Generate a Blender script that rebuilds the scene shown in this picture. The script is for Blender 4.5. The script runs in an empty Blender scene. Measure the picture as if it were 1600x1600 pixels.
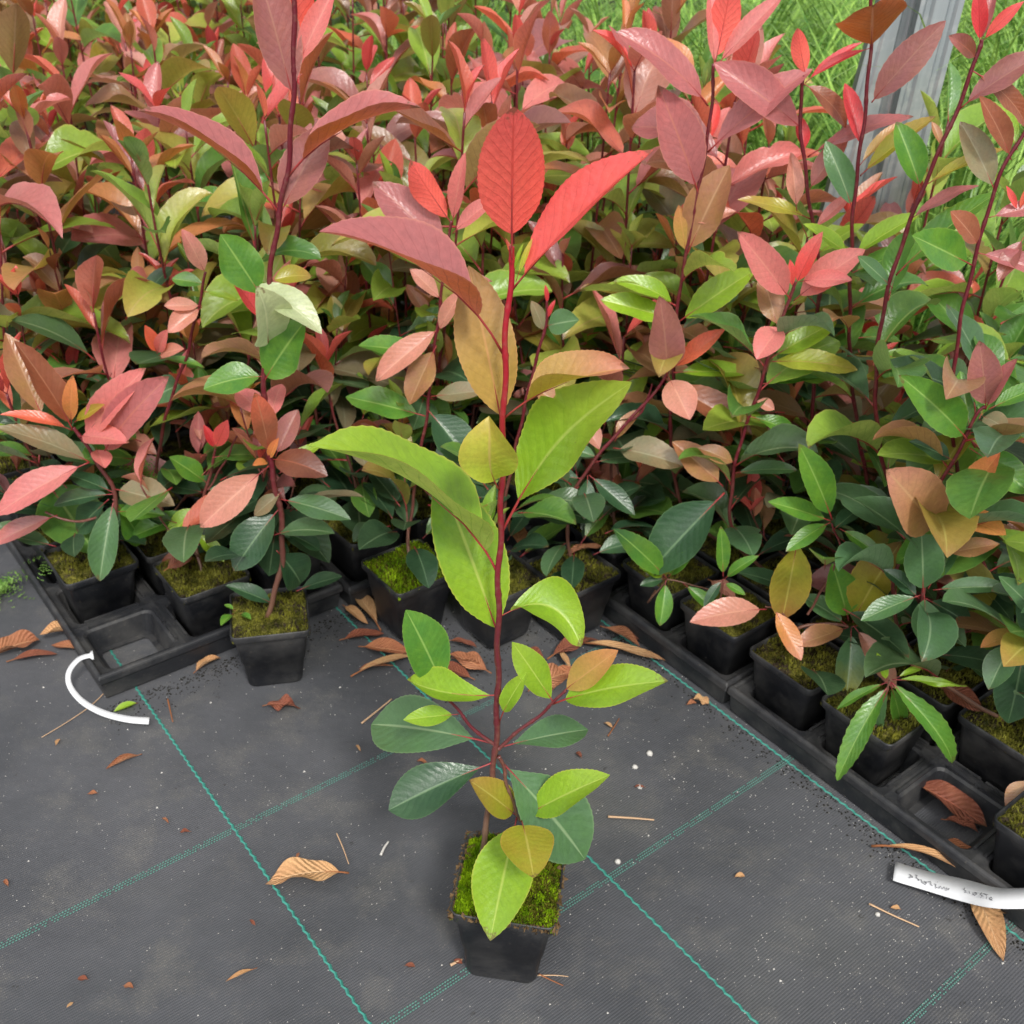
import bpy, math, random
import numpy as np
from mathutils import Vector, Matrix

# ------------------------------------------------------------------ camera, world, sun
SC = bpy.context.scene
COL = SC.collection
F, PITCH, ROLL, H = 1650.0, 0.5611184, 0.0482299, 0.9       # focal length in 1600-pixel units, camera height in metres
cam = bpy.data.cameras.new('camera'); camo = bpy.data.objects.new('camera', cam); COL.objects.link(camo)
cam.sensor_width = 36; cam.lens = 36 * F / 1600; cam.clip_start = 0.02; cam.clip_end = 200
camo.location = (0, 0, H)
camo.rotation_euler = (Matrix.Rotation(math.pi / 2 - PITCH, 3, 'X') @ Matrix.Rotation(ROLL, 3, 'Z')).to_euler()
cam.dof.use_dof = True; cam.dof.focus_distance = 0.80; cam.dof.aperture_fstop = 15.0
SC.camera = camo
w = bpy.data.worlds.new('World'); SC.world = w; w.use_nodes = True
wt = w.node_tree; bg = wt.nodes['Background']
sky = wt.nodes.new('ShaderNodeTexSky'); sky.sky_type = 'NISHITA'; sky.sun_disc = False
sky.sun_elevation = math.radians(50); sky.sun_rotation = math.radians(200); sky.dust_density = 3.0
hs = wt.nodes.new('ShaderNodeHueSaturation'); hs.inputs['Saturation'].default_value = 0.18
wt.links.new(sky.outputs[0], hs.inputs['Color']); wt.links.new(hs.outputs[0], bg.inputs['Color'])
bg.inputs['Strength'].default_value = 0.14
sun = bpy.data.lights.new('sun', 'SUN'); sun.energy = 2.3; sun.angle = math.radians(11); sun.color = (1, 0.965, 0.91)
so = bpy.data.objects.new('sun', sun); COL.objects.link(so)
so.rotation_euler = (math.radians(40), 0, math.radians(200 - 180 + 0))
SC.view_settings.view_transform = 'Standard'; SC.view_settings.look = 'None'
SC.view_settings.gamma = 1; SC.view_settings.use_curve_mapping = False
SC.view_settings.exposure = 0.45

rnd = random.Random(7)
CP = Vector((0, 0, H))
sp, cp_ = math.sin(PITCH), math.cos(PITCH)

def ray(px, py):
    x = (px - 800) / F; y = -(py - 800) / F
    xr = x * math.cos(ROLL) - y * math.sin(ROLL); yr = x * math.sin(ROLL) + y * math.cos(ROLL)
    return Vector((xr, cp_ + yr * sp, -sp + yr * cp_))
def onz(px, py, z=0.0):
    d = ray(px, py); return CP + d * ((z - H) / d.z)
def ony(px, py, Y):
    d = ray(px, py); return CP + d * (Y / d.y)
def proj(P):
    d = P - CP
    depth = d.y * cp_ - d.z * sp
    X = d.x / depth; Yc = (d.y * sp + d.z * cp_) / depth
    x = X * math.cos(ROLL) + Yc * math.sin(ROLL); y = -X * math.sin(ROLL) + Yc * math.cos(ROLL)
    return 800 + x * F, 800 - y * F
TH = 0.6882286; OX, OY, GA = -0.2799, 0.7677, 0.2834       # the weave lines of the ground cloth
def mw(u, v, z=0.0):
    return Vector((OX + u * math.cos(TH) - v * math.sin(TH), OY + u * math.sin(TH) + v * math.cos(TH), z))

def lin(r, g, b, k=1.0):
    def f(c):
        c /= 255
        return (c / 12.92 if c < .04045 else ((c + .055) / 1.055) ** 2.4) * k
    return (f(r), f(g), f(b))

# ------------------------------------------------------------------ node helpers and materials
class NT:
    def __init__(s, name):
        s.m = bpy.data.materials.new(name); s.m.use_nodes = True
        s.t = s.m.node_tree; s.t.nodes.clear()
        s.out = s.t.nodes.new('ShaderNodeOutputMaterial')
    def n(s, typ, **kw):
        nd = s.t.nodes.new(typ)
        for k, v in kw.items(): setattr(nd, k, v)
        return nd
    def lk(s, a, b): s.t.links.new(a, b)
    def put(s, sock, v):
        if isinstance(v, bpy.types.NodeSocket): s.lk(v, sock)
        elif v is not None:
            if hasattr(sock.default_value, '__len__') and not hasattr(v, '__len__'): v = (v, v, v)
            if hasattr(v, '__len__') and len(sock.default_value) == 4 and len(v) == 3: v = (*v, 1)
            sock.default_value = v
    def math(s, op, a, b=None, c=None, clamp=False):
        nd = s.n('ShaderNodeMath', operation=op, use_clamp=clamp)
        s.put(nd.inputs[0], a)
        if b is not None: s.put(nd.inputs[1], b)
        if c is not None: s.put(nd.inputs[2], c)
        return nd.outputs[0]
    def mix(s, f, a, b, blend='MIX'):
        nd = s.n('ShaderNodeMix', data_type='RGBA', blend_type=blend)
        s.put(nd.inputs[0], f); s.put(nd.inputs[6], a); s.put(nd.inputs[7], b)
        return nd.outputs[2]
    def noise(s, vec, scale, detail=3, rough=.55):
        nd = s.n('ShaderNodeTexNoise'); s.put(nd.inputs['Vector'], vec)
        nd.inputs['Scale'].default_value = scale; nd.inputs['Detail'].default_value = detail; nd.inputs['Roughness'].default_value = rough
        return nd.outputs[0]
    def ramp(s, f, a, b):
        nd = s.n('ShaderNodeMapRange', clamp=True); s.put(nd.inputs[0], f)
        s.put(nd.inputs[1], a); s.put(nd.inputs[2], b); nd.inputs[3].default_value = 0; nd.inputs[4].default_value = 1
        return nd.outputs[0]
    def bump(s, h, strength, dist, normal=None):
        nd = s.n('ShaderNodeBump'); s.put(nd.inputs['Height'], h)
        nd.inputs['Strength'].default_value = strength; nd.inputs['Distance'].default_value = dist
        if normal: s.lk(normal, nd.inputs['Normal'])
        return nd.outputs[0]
    def bsdf(s, col, rough=.5, spec=.5, normal=None, metal=0, coat=0):
        nd = s.n('ShaderNodeBsdfPrincipled'); s.put(nd.inputs['Base Color'], col); s.put(nd.inputs['Roughness'], rough)
        s.put(nd.inputs['Specular IOR Level'], spec); nd.inputs['Metallic'].default_value = metal
        nd.inputs['Coat Weight'].default_value = coat
        if normal: s.lk(normal, nd.inputs['Normal'])
        return nd.outputs[0]
    def done(s, sh): s.lk(sh, s.out.inputs['Surface']); return s.m

def leaf_material(name, rough, spec, transl, dry=False):
    t = NT(name)
    uv = t.n('ShaderNodeUVMap'); uv.uv_map = 'uv'
    sx = t.n('ShaderNodeSeparateXYZ'); t.lk(uv.outputs[0], sx.inputs[0])
    u = sx.outputs[0]; av = t.math('ABSOLUTE', t.math('SUBTRACT', t.math('MULTIPLY', sx.outputs[1], 2), 1))
    def att(a):
        n_ = t.n('ShaderNodeAttribute', attribute_type='OBJECT', attribute_name=a); return n_.outputs['Color']
    back = t.n('ShaderNodeNewGeometry').outputs['Backfacing']
    info = t.n('ShaderNodeObjectInfo').outputs['Random']
    tc = t.n('ShaderNodeTexCoord').outputs['Object']
    add = t.n('ShaderNodeVectorMath', operation='ADD'); t.lk(tc, add.inputs[0])
    cmb = t.n('ShaderNodeCombineXYZ'); t.lk(t.math('MULTIPLY', info, 37.0), cmb.inputs[0]); t.lk(t.math('MULTIPLY', info, 91.0), cmb.inputs[1])
    t.lk(cmb.outputs[0], add.inputs[1]); pos = add.outputs[0]
    n1 = t.noise(pos, 5.0, 3); n2 = t.noise(pos, 26.0, 3, .6); n3 = t.noise(pos, 90.0, 2)
    top = t.mix(t.math('MULTIPLY', t.ramp(t.math('ADD', u, t.math('MULTIPLY', n1, .5)), .65, 1.3), 1.0), att('leaf_colour'), att('tip_colour'))
    bk = t.mix(t.math('MULTIPLY', t.ramp(t.math('ADD', u, t.math('MULTIPLY', n1, .5)), .75, 1.4), .8), att('back_colour'), att('tip_colour'))
    c = t.mix(back, top, bk)
    # blotches
    c = t.mix(t.ramp(n1, .35, .75), c, t.mix(.30, c, att('blotch_colour')))
    hsn = t.n('ShaderNodeHueSaturation'); t.lk(c, hsn.inputs['Color']); t.lk(t.math('ADD', .78, t.math('MULTIPLY', n2, .44)), hsn.inputs['Value']); c = hsn.outputs[0]
    # side veins: run from the midrib forward to the margin
    ph = t.math('FRACT', t.math('ADD', t.math('SUBTRACT', t.math('MULTIPLY', u, 11.0), t.math('MULTIPLY', t.math('POWER', av, .8), 2.6)), t.math('MULTIPLY', n1, .9)))
    tri = t.math('ABSOLUTE', t.math('SUBTRACT', ph, .5))
    vein = t.math('MULTIPLY', t.math('SUBTRACT', 1.0, t.ramp(tri, 0.0, .075)), t.ramp(av, 1.0, .75))
    ret = t.ramp(t.math('ABSOLUTE', t.math('SUBTRACT', t.noise(pos, 40.0, 1), .5)), .035, 0.0)
    rib = t.math('SUBTRACT', 1.0, t.ramp(av, .022, .06))
    vcol = att('vein_colour')
    c = t.mix(t.math('MULTIPLY', vein, t.math('ADD', .26, t.math('MULTIPLY', back, .30))), c, vcol)
    c = t.mix(t.math('MULTIPLY', ret, t.math('ADD', .10, t.math('MULTIPLY', back, .16))), c, vcol)
    c = t.mix(t.math('MULTIPLY', rib, .7), c, att('rib_colour'))
    c = t.mix(t.math('MULTIPLY', t.ramp(av, .94, .985), .45), c, att('margin_colour'))
    # scorched leaf tips on some leaves
    burn = t.math('MULTIPLY', t.ramp(t.math('ADD', u, t.math('MULTIPLY', n2, .35)), 1.10, 1.16), t.ramp(info, .62, .66))
    c = t.mix(t.math('MULTIPLY', burn, .75), c, (.16, .085, .04))
    # small specks of dirt
    spk = t.ramp(t.noise(pos, 30.0, 3, .75), .70, .74)
    c = t.mix(t.math('MULTIPLY', spk, .5), c, (.10, .07, .03))
    h = t.math('ADD', t.math('MULTIPLY', tri, -1.0 if dry else .4), t.math('ADD', t.math('MULTIPLY', n2, .7), t.math('MULTIPLY', rib, -1.0)))
    nrm = t.bump(h, .5 if dry else .12, .012)
    r = t.math('ADD', rough, t.math('ADD', t.math('MULTIPLY', n3, .14), t.math('MULTIPLY', back, .18)))
    s1 = t.bsdf(c, r, spec, nrm)
    tr = t.n('ShaderNodeBsdfTranslucent')
    hs2 = t.n('ShaderNodeHueSaturation'); t.lk(c, hs2.inputs['Color']); hs2.inputs['Saturation'].default_value = 1.05; hs2.inputs['Value'].default_value = 1.25
    t.lk(hs2.outputs[0], tr.inputs['Color'])
    mx = t.n('ShaderNodeMixShader'); mx.inputs[0].default_value = transl
    t.lk(s1, mx.inputs[1]); t.lk(tr.outputs[0], mx.inputs[2])
    return t.done(mx.outputs[0])
M_LEAF = leaf_material('photinia_leaf', .24, .75, .38)
M_DRY = leaf_material('dry_leaf', .55, .35, .06, True)

def stem_material(name, low, high, z0=.10, z1=.30, top=None):
    t = NT(name)
    g = t.n('ShaderNodeNewGeometry').outputs['Position']; s_ = t.n('ShaderNodeSeparateXYZ'); t.lk(g, s_.inputs[0])
    n1 = t.noise(g, 160, 4); n2 = t.noise(g, 30, 2)
    f = t.ramp(t.math('ADD', s_.outputs[2], t.math('MULTIPLY', n2, .08)), z0 + .04, z1 + .04)
    c = t.mix(f, low, high)
    if top: c = t.mix(t.ramp(s_.outputs[2], .36, .62), c, top)
    c = t.mix(t.math('MULTIPLY', t.ramp(n1, .5, .75), .35), c, (.22, .13, .09))
    return t.done(t.bsdf(c, .38, .5, t.bump(n1, .4, .001)))
M_STEM = stem_material('photinia_stem', lin(105, 75, 60), lin(96, 24, 36))
M_HSTEM = stem_material('hero_stem', lin(108, 84, 70), lin(96, 34, 42), .13, .26, lin(158, 26, 42))
M_SHOOT = stem_material('young_shoot', lin(130, 40, 50), lin(150, 50, 50))
M_LIME = stem_material('green_shoot', lin(140, 110, 50), lin(170, 150, 60))
M_BARK = stem_material('brown_bark', lin(110, 85, 68), lin(120, 92, 75))

def plastic(name, base, rough):
    t = NT(name); g = t.n('ShaderNodeNewGeometry').outputs['Position']
    n1 = t.noise(g, 18, 5, .65); n2 = t.noise(g, 260, 3)
    c = t.mix(t.ramp(n1, .42, .80), base, (.075, .073, .070))
    c = t.mix(t.math('MULTIPLY', t.ramp(n2, .62, .75), .22), c, (.20, .17, .13))
    return t.done(t.bsdf(c, t.math('ADD', rough, t.math('MULTIPLY', n1, .25)), .45, t.bump(n2, .25, .0008)))
M_POT = plastic('black_plastic', (.010, .011, .014), .34)
M_TRAY = plastic('tray_plastic', (.016, .017, .020), .42)

def soil_material(name, moss):
    t = NT(name); g = t.n('ShaderNodeNewGeometry').outputs['Position']
    n1 = t.noise(g, 38, 4, .6); n2 = t.noise(g, 420, 4, .7); n3 = t.noise(g, 120, 3)
    c = t.mix(t.ramp(n2, .4, .65), (.018, .013, .009), (.10, .075, .045))
    m_ = t.mix(t.ramp(n2, .35, .65), lin(48, 52, 12), lin(150, 145, 60))
    c = t.mix(t.math('MULTIPLY', t.ramp(n1, .54 - moss * .25, .60 - moss * .1), .9), c, m_)
    c = t.mix(t.ramp(n2, .73, .77), c, (.55, .50, .42))
    return t.done(t.bsdf(c, .9, .2, t.bump(t.math('ADD', n2, n3), 1.0, .004)))
M_SOIL = soil_material('mossy_soil', .35)
M_SOILH = soil_material('hero_soil', .8)
def blade_material(name, a, b, scale=30, tr_=.3, rough=.6):
    t = NT(name); g = t.n('ShaderNodeNewGeometry').outputs['Position']
    n1 = t.noise(g, scale, 3); n2 = t.noise(g, scale * 9, 2)
    c = t.mix(t.ramp(t.math('ADD', t.math('MULTIPLY', n1, .7), t.math('MULTIPLY', n2, .3)), .38, .62), a, b)
    tr = t.n('ShaderNodeBsdfTranslucent'); t.lk(c, tr.inputs[0])
    mx = t.n('ShaderNodeMixShader'); mx.inputs[0].default_value = tr_
    t.lk(t.bsdf(c, rough, .3), mx.inputs[1]); t.lk(tr.outputs[0], mx.inputs[2]); return t.done(mx.outputs[0])
M_MOSS = blade_material('bright_moss', lin(88, 128, 8), lin(172, 204, 30), 45)
M_MOSSD = blade_material('olive_moss', lin(52, 55, 18), lin(140, 138, 50), 60)
M_GRASS = blade_material('grass_blade', lin(60, 110, 40), lin(172, 210, 100), 14, .22, .35)  # dark-to-light colour noise spread wide to suggest shaded gaps between blades
M_WEED = blade_material('weed_leaf', lin(85, 125, 48), lin(135, 170, 85), 40, .3, .5)
def plain(name, c, rough=.6, spec=.3, var=.15, sc=80):
    t = NT(name); g = t.n('ShaderNodeNewGeometry').outputs['Position']; n1 = t.noise(g, sc, 4)
    d = tuple(x * (1 - 2 * var) for x in c)
    return t.done(t.bsdf(t.mix(n1, d, c), rough, spec, t.bump(n1, .3, .001)))
M_WHITE = plain('white_label_plastic', (.68, .69, .71), .35, .5, .10, 60)
M_INK = plain('pencil_ink', (.22, .22, .24), .6)
M_STRAW = plain('dry_straw', lin(205, 170, 135), .7)
M_GRIT = plain('white_grit', (.62, .60, .56), .8)
M_CRUST = plain('peat_crust', lin(122, 98, 70), .9, .1, .4, 300)
M_CHIP = plain('brown_chip', lin(150, 95, 60), .8)
M_CORD = plain('teal_cord', lin(66, 146, 132, .9), .5, .3, .12, 300)
M_CORD2 = plain('pale_teal_thread', lin(105, 158, 146, .8), .5, .3, .25, 60)

def cloth_material():
    t = NT('woven_ground_cloth')
    g = t.n('ShaderNodeNewGeometry').outputs['Position']
    rot = t.n('ShaderNodeVectorRotate', rotation_type='Z_AXIS'); t.lk(g, rot.inputs[0]); rot.inputs['Angle'].default_value = -TH
    q = rot.outputs[0]; s_ = t.n('ShaderNodeSeparateXYZ'); t.lk(q, s_.inputs[0])
    big = t.noise(g, 3.2, 5, .62); mid = t.noise(g, 14, 5, .65); fine = t.noise(g, 700, 2, .7); fib = t.noise(g, 90, 3)
    def stripe(x, per): return t.math('ADD', t.math('MULTIPLY', t.math('SINE', t.math('MULTIPLY', x, 2 * math.pi / per)), .5), .5)
    wy = stripe(s_.outputs[1], .0027); wx = stripe(s_.outputs[0], .0016)
    weave = t.math('MULTIPLY', wy, t.math('ADD', .6, t.math('MULTIPLY', wx, .4)))
    c = t.mix(t.ramp(big, .33, .68), lin(61, 63, 67), lin(90, 91, 95))
    c = t.mix(t.math('MULTIPLY', weave, t.ramp(big, .30, .85)), c, t.mix(.55, c, (.015, .015, .017)))
    # dusty greenish film
    c = t.mix(t.math('MULTIPLY', t.ramp(mid, .52, .80), .30), c, lin(128, 124, 114))
    c = t.mix(t.math('MULTIPLY', t.ramp(t.noise(g, 1.7, 3), .54, .70), .28), c, lin(108, 108, 92))
    # pale dust caught in the weave
    dust = t.math('MULTIPLY', t.ramp(fine, .60, .72), t.ramp(t.math('ADD', t.math('MULTIPLY', mid, .6), t.math('MULTIPLY', fib, .4)), .42, .66))
    c = t.mix(t.math('MULTIPLY', dust, .55), c, lin(200, 190, 172))
    c = t.mix(t.math('MULTIPLY', t.ramp(t.noise(g, 55, 4, .7), .66, .72), .6), c, (.02, .017, .014))
    h = t.math('ADD', t.math('MULTIPLY', weave, -.6), t.math('ADD', t.math('MULTIPLY', fine, .4), t.math('ADD', t.math('MULTIPLY', mid, 3.0), t.math('MULTIPLY', big, 14.0))))
    return t.done(t.bsdf(c, .62, .35, t.bump(h, .5, .0012)))
M_CLOTH = cloth_material()
def galv():
    t = NT('galvanised_steel')
    g = t.n('ShaderNodeTexCoord').outputs['Object']
    mp = t.n('ShaderNodeMapping'); t.lk(g, mp.inputs[0]); mp.inputs['Scale'].default_value = (55, 55, 1.2)
    n1 = t.noise(mp.outputs[0], 1.0, 4, .6); n2 = t.noise(g, 45, 4)
    c = t.mix(t.ramp(n1, .2, .8), lin(140, 148, 152), lin(180, 187, 190))
    c = t.mix(t.math('MULTIPLY', t.ramp(n2, .5, .7), .35), c, lin(215, 215, 212))
    return t.done(t.bsdf(c, .42, .5, t.bump(n2, .15, .001), metal=.55))
M_GALV = galv()
M_DIRT = plain('dark_bed_soil', (.022, .02, .014), .95, .1, .3, 20)

# ------------------------------------------------------------------ object helpers
def mesh(name, verts, faces, mats, uvs=None, midx=None, smooth=True):
    me = bpy.data.meshes.new(name); me.from_pydata([tuple(v) for v in verts], [], faces)
    for m in (mats if isinstance(mats, (list, tuple)) else [mats]): me.materials.append(m)
    if uvs is not None:
        l = me.uv_layers.new(name='uv')
        idx = np.empty(len(me.loops), dtype=np.int32); me.loops.foreach_get('vertex_index', idx)
        l.data.foreach_set('uv', np.asarray(uvs, dtype=np.float32)[idx].ravel())
    if midx is not None: me.polygons.foreach_set('material_index', midx)
    if smooth: me.polygons.foreach_set('use_smooth', [True] * len(me.polygons))
    me.update(); return me
def link(name, me, parent=None, mat=None):
    o = bpy.data.objects.new(name, me); COL.objects.link(o)
    if mat is not None: o.matrix_world = mat
    if parent is not None:
        o.parent = parent
        if mat is not None: o.matrix_local = parent_inv(parent) @ mat
    return o
def parent_inv(p):
    return Matrix.Translation(-Vector(p.location)) if tuple(p.rotation_euler) == (0, 0, 0) else (Matrix.Translation(p.location) @ p.rotation_euler.to_matrix().to_4x4()).inverted()
def thing(name, label, cat, loc, group=None, rz=0):
    o = bpy.data.objects.new(name, None); COL.objects.link(o); o.location = loc; o.rotation_euler = (0, 0, rz)
    o.empty_display_size = .03
    o['label'] = label; o['category'] = cat
    if group: o['group'] = group
    return o
def tag(o, label=None, cat=None, group=None, kind=None):
    for k, v in (('label', label), ('category', cat), ('group', group), ('kind', kind)):
        if v: o[k] = v
    return o

def tube(pts, rads, n=7, mats=M_STEM, bumps=None):
    """A tapered tube through points, given in world space."""
    P = [Vector(p) for p in pts]; V = []; Fc = []
    ref = Vector((0.31, 0.9, 0.2)).normalized()
    for i, p in enumerate(P):
        d = (P[min(i + 1, len(P) - 1)] - P[max(i - 1, 0)]).normalized()
        a = d.cross(ref)
        if a.length < .05: a = d.cross(Vector((1, 0, 0)))
        a.normalize(); b = d.cross(a)
        for k in range(n):
            an = 2 * math.pi * k / n
            V.append(p + (a * math.cos(an) + b * math.sin(an)) * rads[i])
    for i in range(len(P) - 1):
        for k in range(n):
            k2 = (k + 1) % n
            Fc.append((i * n + k, i * n + k2, (i + 1) * n + k2, (i + 1) * n + k))
    Fc.append(tuple(range(n))[::-1]); Fc.append(tuple((len(P) - 1) * n + k for k in range(n)))
    return V, Fc
def smoothpath(pts, m=6):
    P = [Vector(p) for p in pts]; out = []
    if len(P) > 2:
        g0 = (P[1] - P[0]).length; g1 = (P[2] - P[1]).length
        if g0 > 2.2 * g1:
            k_ = int(g0 / (1.6 * g1)); back = (P[1] - P[2]).normalized() * g0 * .5
            c_ = P[1] + back; q0, q2 = P[0], P[1]
            P[1:1] = [q0 * (1 - t_) ** 2 + c_ * 2 * t_ * (1 - t_) + q2 * t_ ** 2 for t_ in [(i_ + 1) / (k_ + 1) for i_ in range(k_)]]
    for i in range(len(P) - 1):
        p0 = P[max(i - 1, 0)]; p1 = P[i]; p2 = P[i + 1]; p3 = P[min(i + 2, len(P) - 1)]
        for k in range(m):
            t = k / m
            out.append(.5 * ((2 * p1) + (p2 - p0) * t + (2 * p0 - 5 * p1 + 4 * p2 - p3) * t * t + (3 * p1 - p0 - 3 * p2 + p3) * t ** 3))
    out.append(P[-1]); return out

# ------------------------------------------------------------------ leaves
def leafmesh(wr=.42, fold=.25, cup=.3, bend=.5, hook=0., twist=0., wave=.0, pet=.12, nx=20, ny=6, peak=.95, q=.85, teeth=.012, seed=0, petmat=None, mat=None, petr=.011, notch=0., sag=0., side=0.):
    """One leaf, base at the origin, tip at (1,0,0), upper side +Z; a thin petiole runs into the midrib."""
    r = random.Random(seed); phs = r.uniform(0, 6.28); wk = r.uniform(2.6, 4.6)
    N = nx
    ts = [0] + [pet * k / 3 for k in (1, 2)] + [pet + (1 - pet) * i / N for i in range(N + 1)]
    # spine
    fine = 120; xs = [0.]; zs = [0.]; ang = []
    for i in range(fine + 1):
        t = i / fine; ang.append(bend * (.5 - t) - hook * max(0, t - .55) ** 2 * 4 + sag * math.sin(6.28 * t))
    for i in range(fine):
        xs.append(xs[-1] + math.cos(ang[i]) / fine); zs.append(zs[-1] + math.sin(ang[i]) / fine)
    L = math.hypot(xs[-1], zs[-1]); al = math.atan2(zs[-1], xs[-1])
    def spine(t):
        f = t * fine; i = min(int(f), fine - 1); k = f - i
        x = xs[i] + (xs[i + 1] - xs[i]) * k; z = zs[i] + (zs[i + 1] - zs[i]) * k
        X = (x * math.cos(al) + z * math.sin(al)) / L; Z = (-x * math.sin(al) + z * math.cos(al)) / L
        a = ang[i] - al
        return X, Z, a
    V = []; UV = []; Fc = []; MI = []
    cols = 2 * ny + 1
    for i in range(N + 1):
        b = i / N; t = pet + (1 - pet) * b
        X, Z, a = spine(t)
        prof = math.sin(math.pi * min(1, max(0, b)) ** peak) if b < 1 else 0
        hw = .42 * wr / L * max(0.0, prof) ** q if 0 < b < 1 else .002
        if b > .88: hw *= 1 - .22 * ((b - .88) / .12)
        if b < .2: hw *= .80 + .20 * (b / .2)
        hw = max(hw, .004 if b < .05 else .0012)
        tz = Vector((-math.sin(a), 0, math.cos(a)))
        tw = twist * (b - .3)
        for s in (-1, 1):
            pass
        half = {}
        for s in (-1, 1):
            y = z = 0.; lst = []
            cw = hw * (1 + .05 * math.sin(wk * b * 1.3 + phs * s))
            if notch and s > 0 and abs(b - .62) < notch: cw *= .74 + .26 * abs(b - .62) / notch
            for k in range(1, ny + 1):
                sa = fold + cup * (k / ny)
                st = cw / ny
                if k == ny and teeth and 0.04 < b < .97: st += (teeth * .42 * (1 if i % 2 else -.25))
                y += math.cos(sa) * st; z += math.sin(sa) * st
                lst.append((y, z + wave * hw * 1.1 * (k / ny) ** 2 * math.sin(wk * 2.2 * b + phs + (1.3 if s > 0 else 0))))
            half[s] = lst
        row = [(-1 * y, z) for y, z in reversed(half[-1])] + [(0, -.0015)] + half[1]
        for j, (y, z) in enumerate(row):
            yy = y * math.cos(tw) - z * math.sin(tw); zz = y * math.sin(tw) + z * math.cos(tw)
            V.append(Vector((X, yy + side * math.sin(math.pi * t), Z)) + Vector((tz.x * zz, 0, tz.z * zz)))
            UV.append((b, j / (cols - 1)))
    for i in range(N):
        for j in range(cols - 1):
            a_ = i * cols + j; Fc.append((a_, a_ + cols, a_ + cols + 1, a_ + 1)); MI.append(0)
    # petiole and the first third of the midrib
    n0 = len(V); pp = []
    for t in (0, pet * .5, pet, pet + (1 - pet) * .18, pet + (1 - pet) * .45):
        X, Z, a = spine(t); pp.append(Vector((X, side * math.sin(math.pi * t), Z - (.004 if t > pet else 0))))
    tv, tf = tube(pp, [petr, petr * .85, petr * .8, petr * .5, petr * .15], 5)
    V += tv; UV += [(0, .5)] * len(tv)
    for f in tf: Fc.append(tuple(k + n0 for k in f)); MI.append(1)
    return mesh('leaf', V, Fc, [mat or M_LEAF, petmat or M_SHOOT], UV, MI)

K = 1.12
#       top              back             tip              veins            rib             margin
CO = {
 'R': [(232, 94, 90), (238, 102, 90), (238, 98, 100), (170, 38, 40), (200, 70, 62), (220, 90, 80)],
 'V': [(205, 62, 66), (200, 66, 62), (212, 72, 76), (120, 10, 20), (170, 40, 40), (215, 90, 80)],
 'M': [(172, 106, 106), (188, 104, 70), (176, 102, 102), (125, 55, 50), (190, 120, 105), (205, 140, 120)],
 'Q': [(158, 100, 98), (160, 104, 72), (164, 104, 98), (110, 55, 50), (175, 125, 110), (190, 140, 120)],
 'K': [(212, 122, 118), (204, 122, 98), (216, 118, 116), (170, 65, 60), (220, 145, 130), (220, 150, 135)],
 'S': [(208, 144, 126), (200, 132, 96), (212, 138, 124), (165, 85, 65), (222, 165, 140), (222, 165, 140)],
 'C': [(226, 110, 84), (218, 106, 74), (230, 106, 88), (165, 50, 30), (220, 120, 90), (232, 130, 100)],
 'O': [(210, 136, 82), (204, 130, 68), (216, 128, 84), (165, 80, 30), (225, 150, 90), (222, 145, 90)],
 'T': [(168, 120, 86), (176, 140, 84), (172, 112, 84), (135, 85, 60), (195, 155, 115), (195, 140, 110)],
 'B': [(146, 86, 62), (166, 92, 50), (158, 86, 60), (105, 55, 35), (180, 125, 95), (180, 110, 80)],
 'Y': [(158, 146, 48), (172, 158, 62), (176, 128, 70), (125, 115, 35), (190, 180, 90), (200, 150, 80)],
 'A': [(188, 150, 84), (182, 160, 66), (205, 130, 90), (165, 120, 60), (205, 155, 100), (205, 150, 100)],
 'L': [(140, 176, 46), (180, 196, 92), (156, 184, 58), (105, 150, 30), (180, 200, 95), (195, 190, 85)],
 'J': [(172, 186, 66), (188, 198, 84), (190, 170, 80), (150, 160, 60), (195, 175, 100), (200, 175, 90)],
 'G': [(80, 130, 50), (138, 162, 90), (92, 140, 56), (60, 112, 40), (150, 185, 95), (140, 170, 80)],
 'E': [(86, 120, 82), (128, 152, 108), (88, 122, 78), (62, 98, 62), (150, 175, 130), (130, 155, 110)],
 'D': [(50, 82, 54), (98, 124, 88), (56, 88, 56), (34, 70, 42), (115, 145, 105), (95, 125, 80)],
 'W': [(186, 196, 150), (190, 200, 150), (190, 196, 150), (160, 172, 125), (205, 212, 170), (200, 200, 160)],
 'U': [(132, 128, 96), (150, 138, 104), (140, 126, 94), (110, 105, 80), (165, 160, 130), (165, 150, 115)],
 'N': [(160, 106, 74), (176, 126, 92), (148, 92, 64), (110, 60, 38), (190, 140, 100), (150, 95, 60)],
 'H': [(188, 148, 104), (196, 158, 116), (180, 135, 95), (150, 110, 75), (205, 170, 130), (175, 135, 95)],
 'I': [(120, 68, 52), (140, 86, 66), (108, 60, 46), (85, 38, 28), (165, 95, 70), (120, 60, 45)],
}
BLOTCH = {'R': 'C', 'M': 'K', 'Q': 'T', 'K': 'S', 'S': 'T', 'C': 'O', 'O': 'Y', 'T': 'Y', 'B': 'T', 'Y': 'L', 'A': 'Y', 'L': 'G', 'J': 'Y', 'G': 'L', 'E': 'G', 'D': 'E', 'W': 'E', 'U': 'T', 'N': 'I', 'H': 'N', 'I': 'N', 'V': 'R'}
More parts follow.
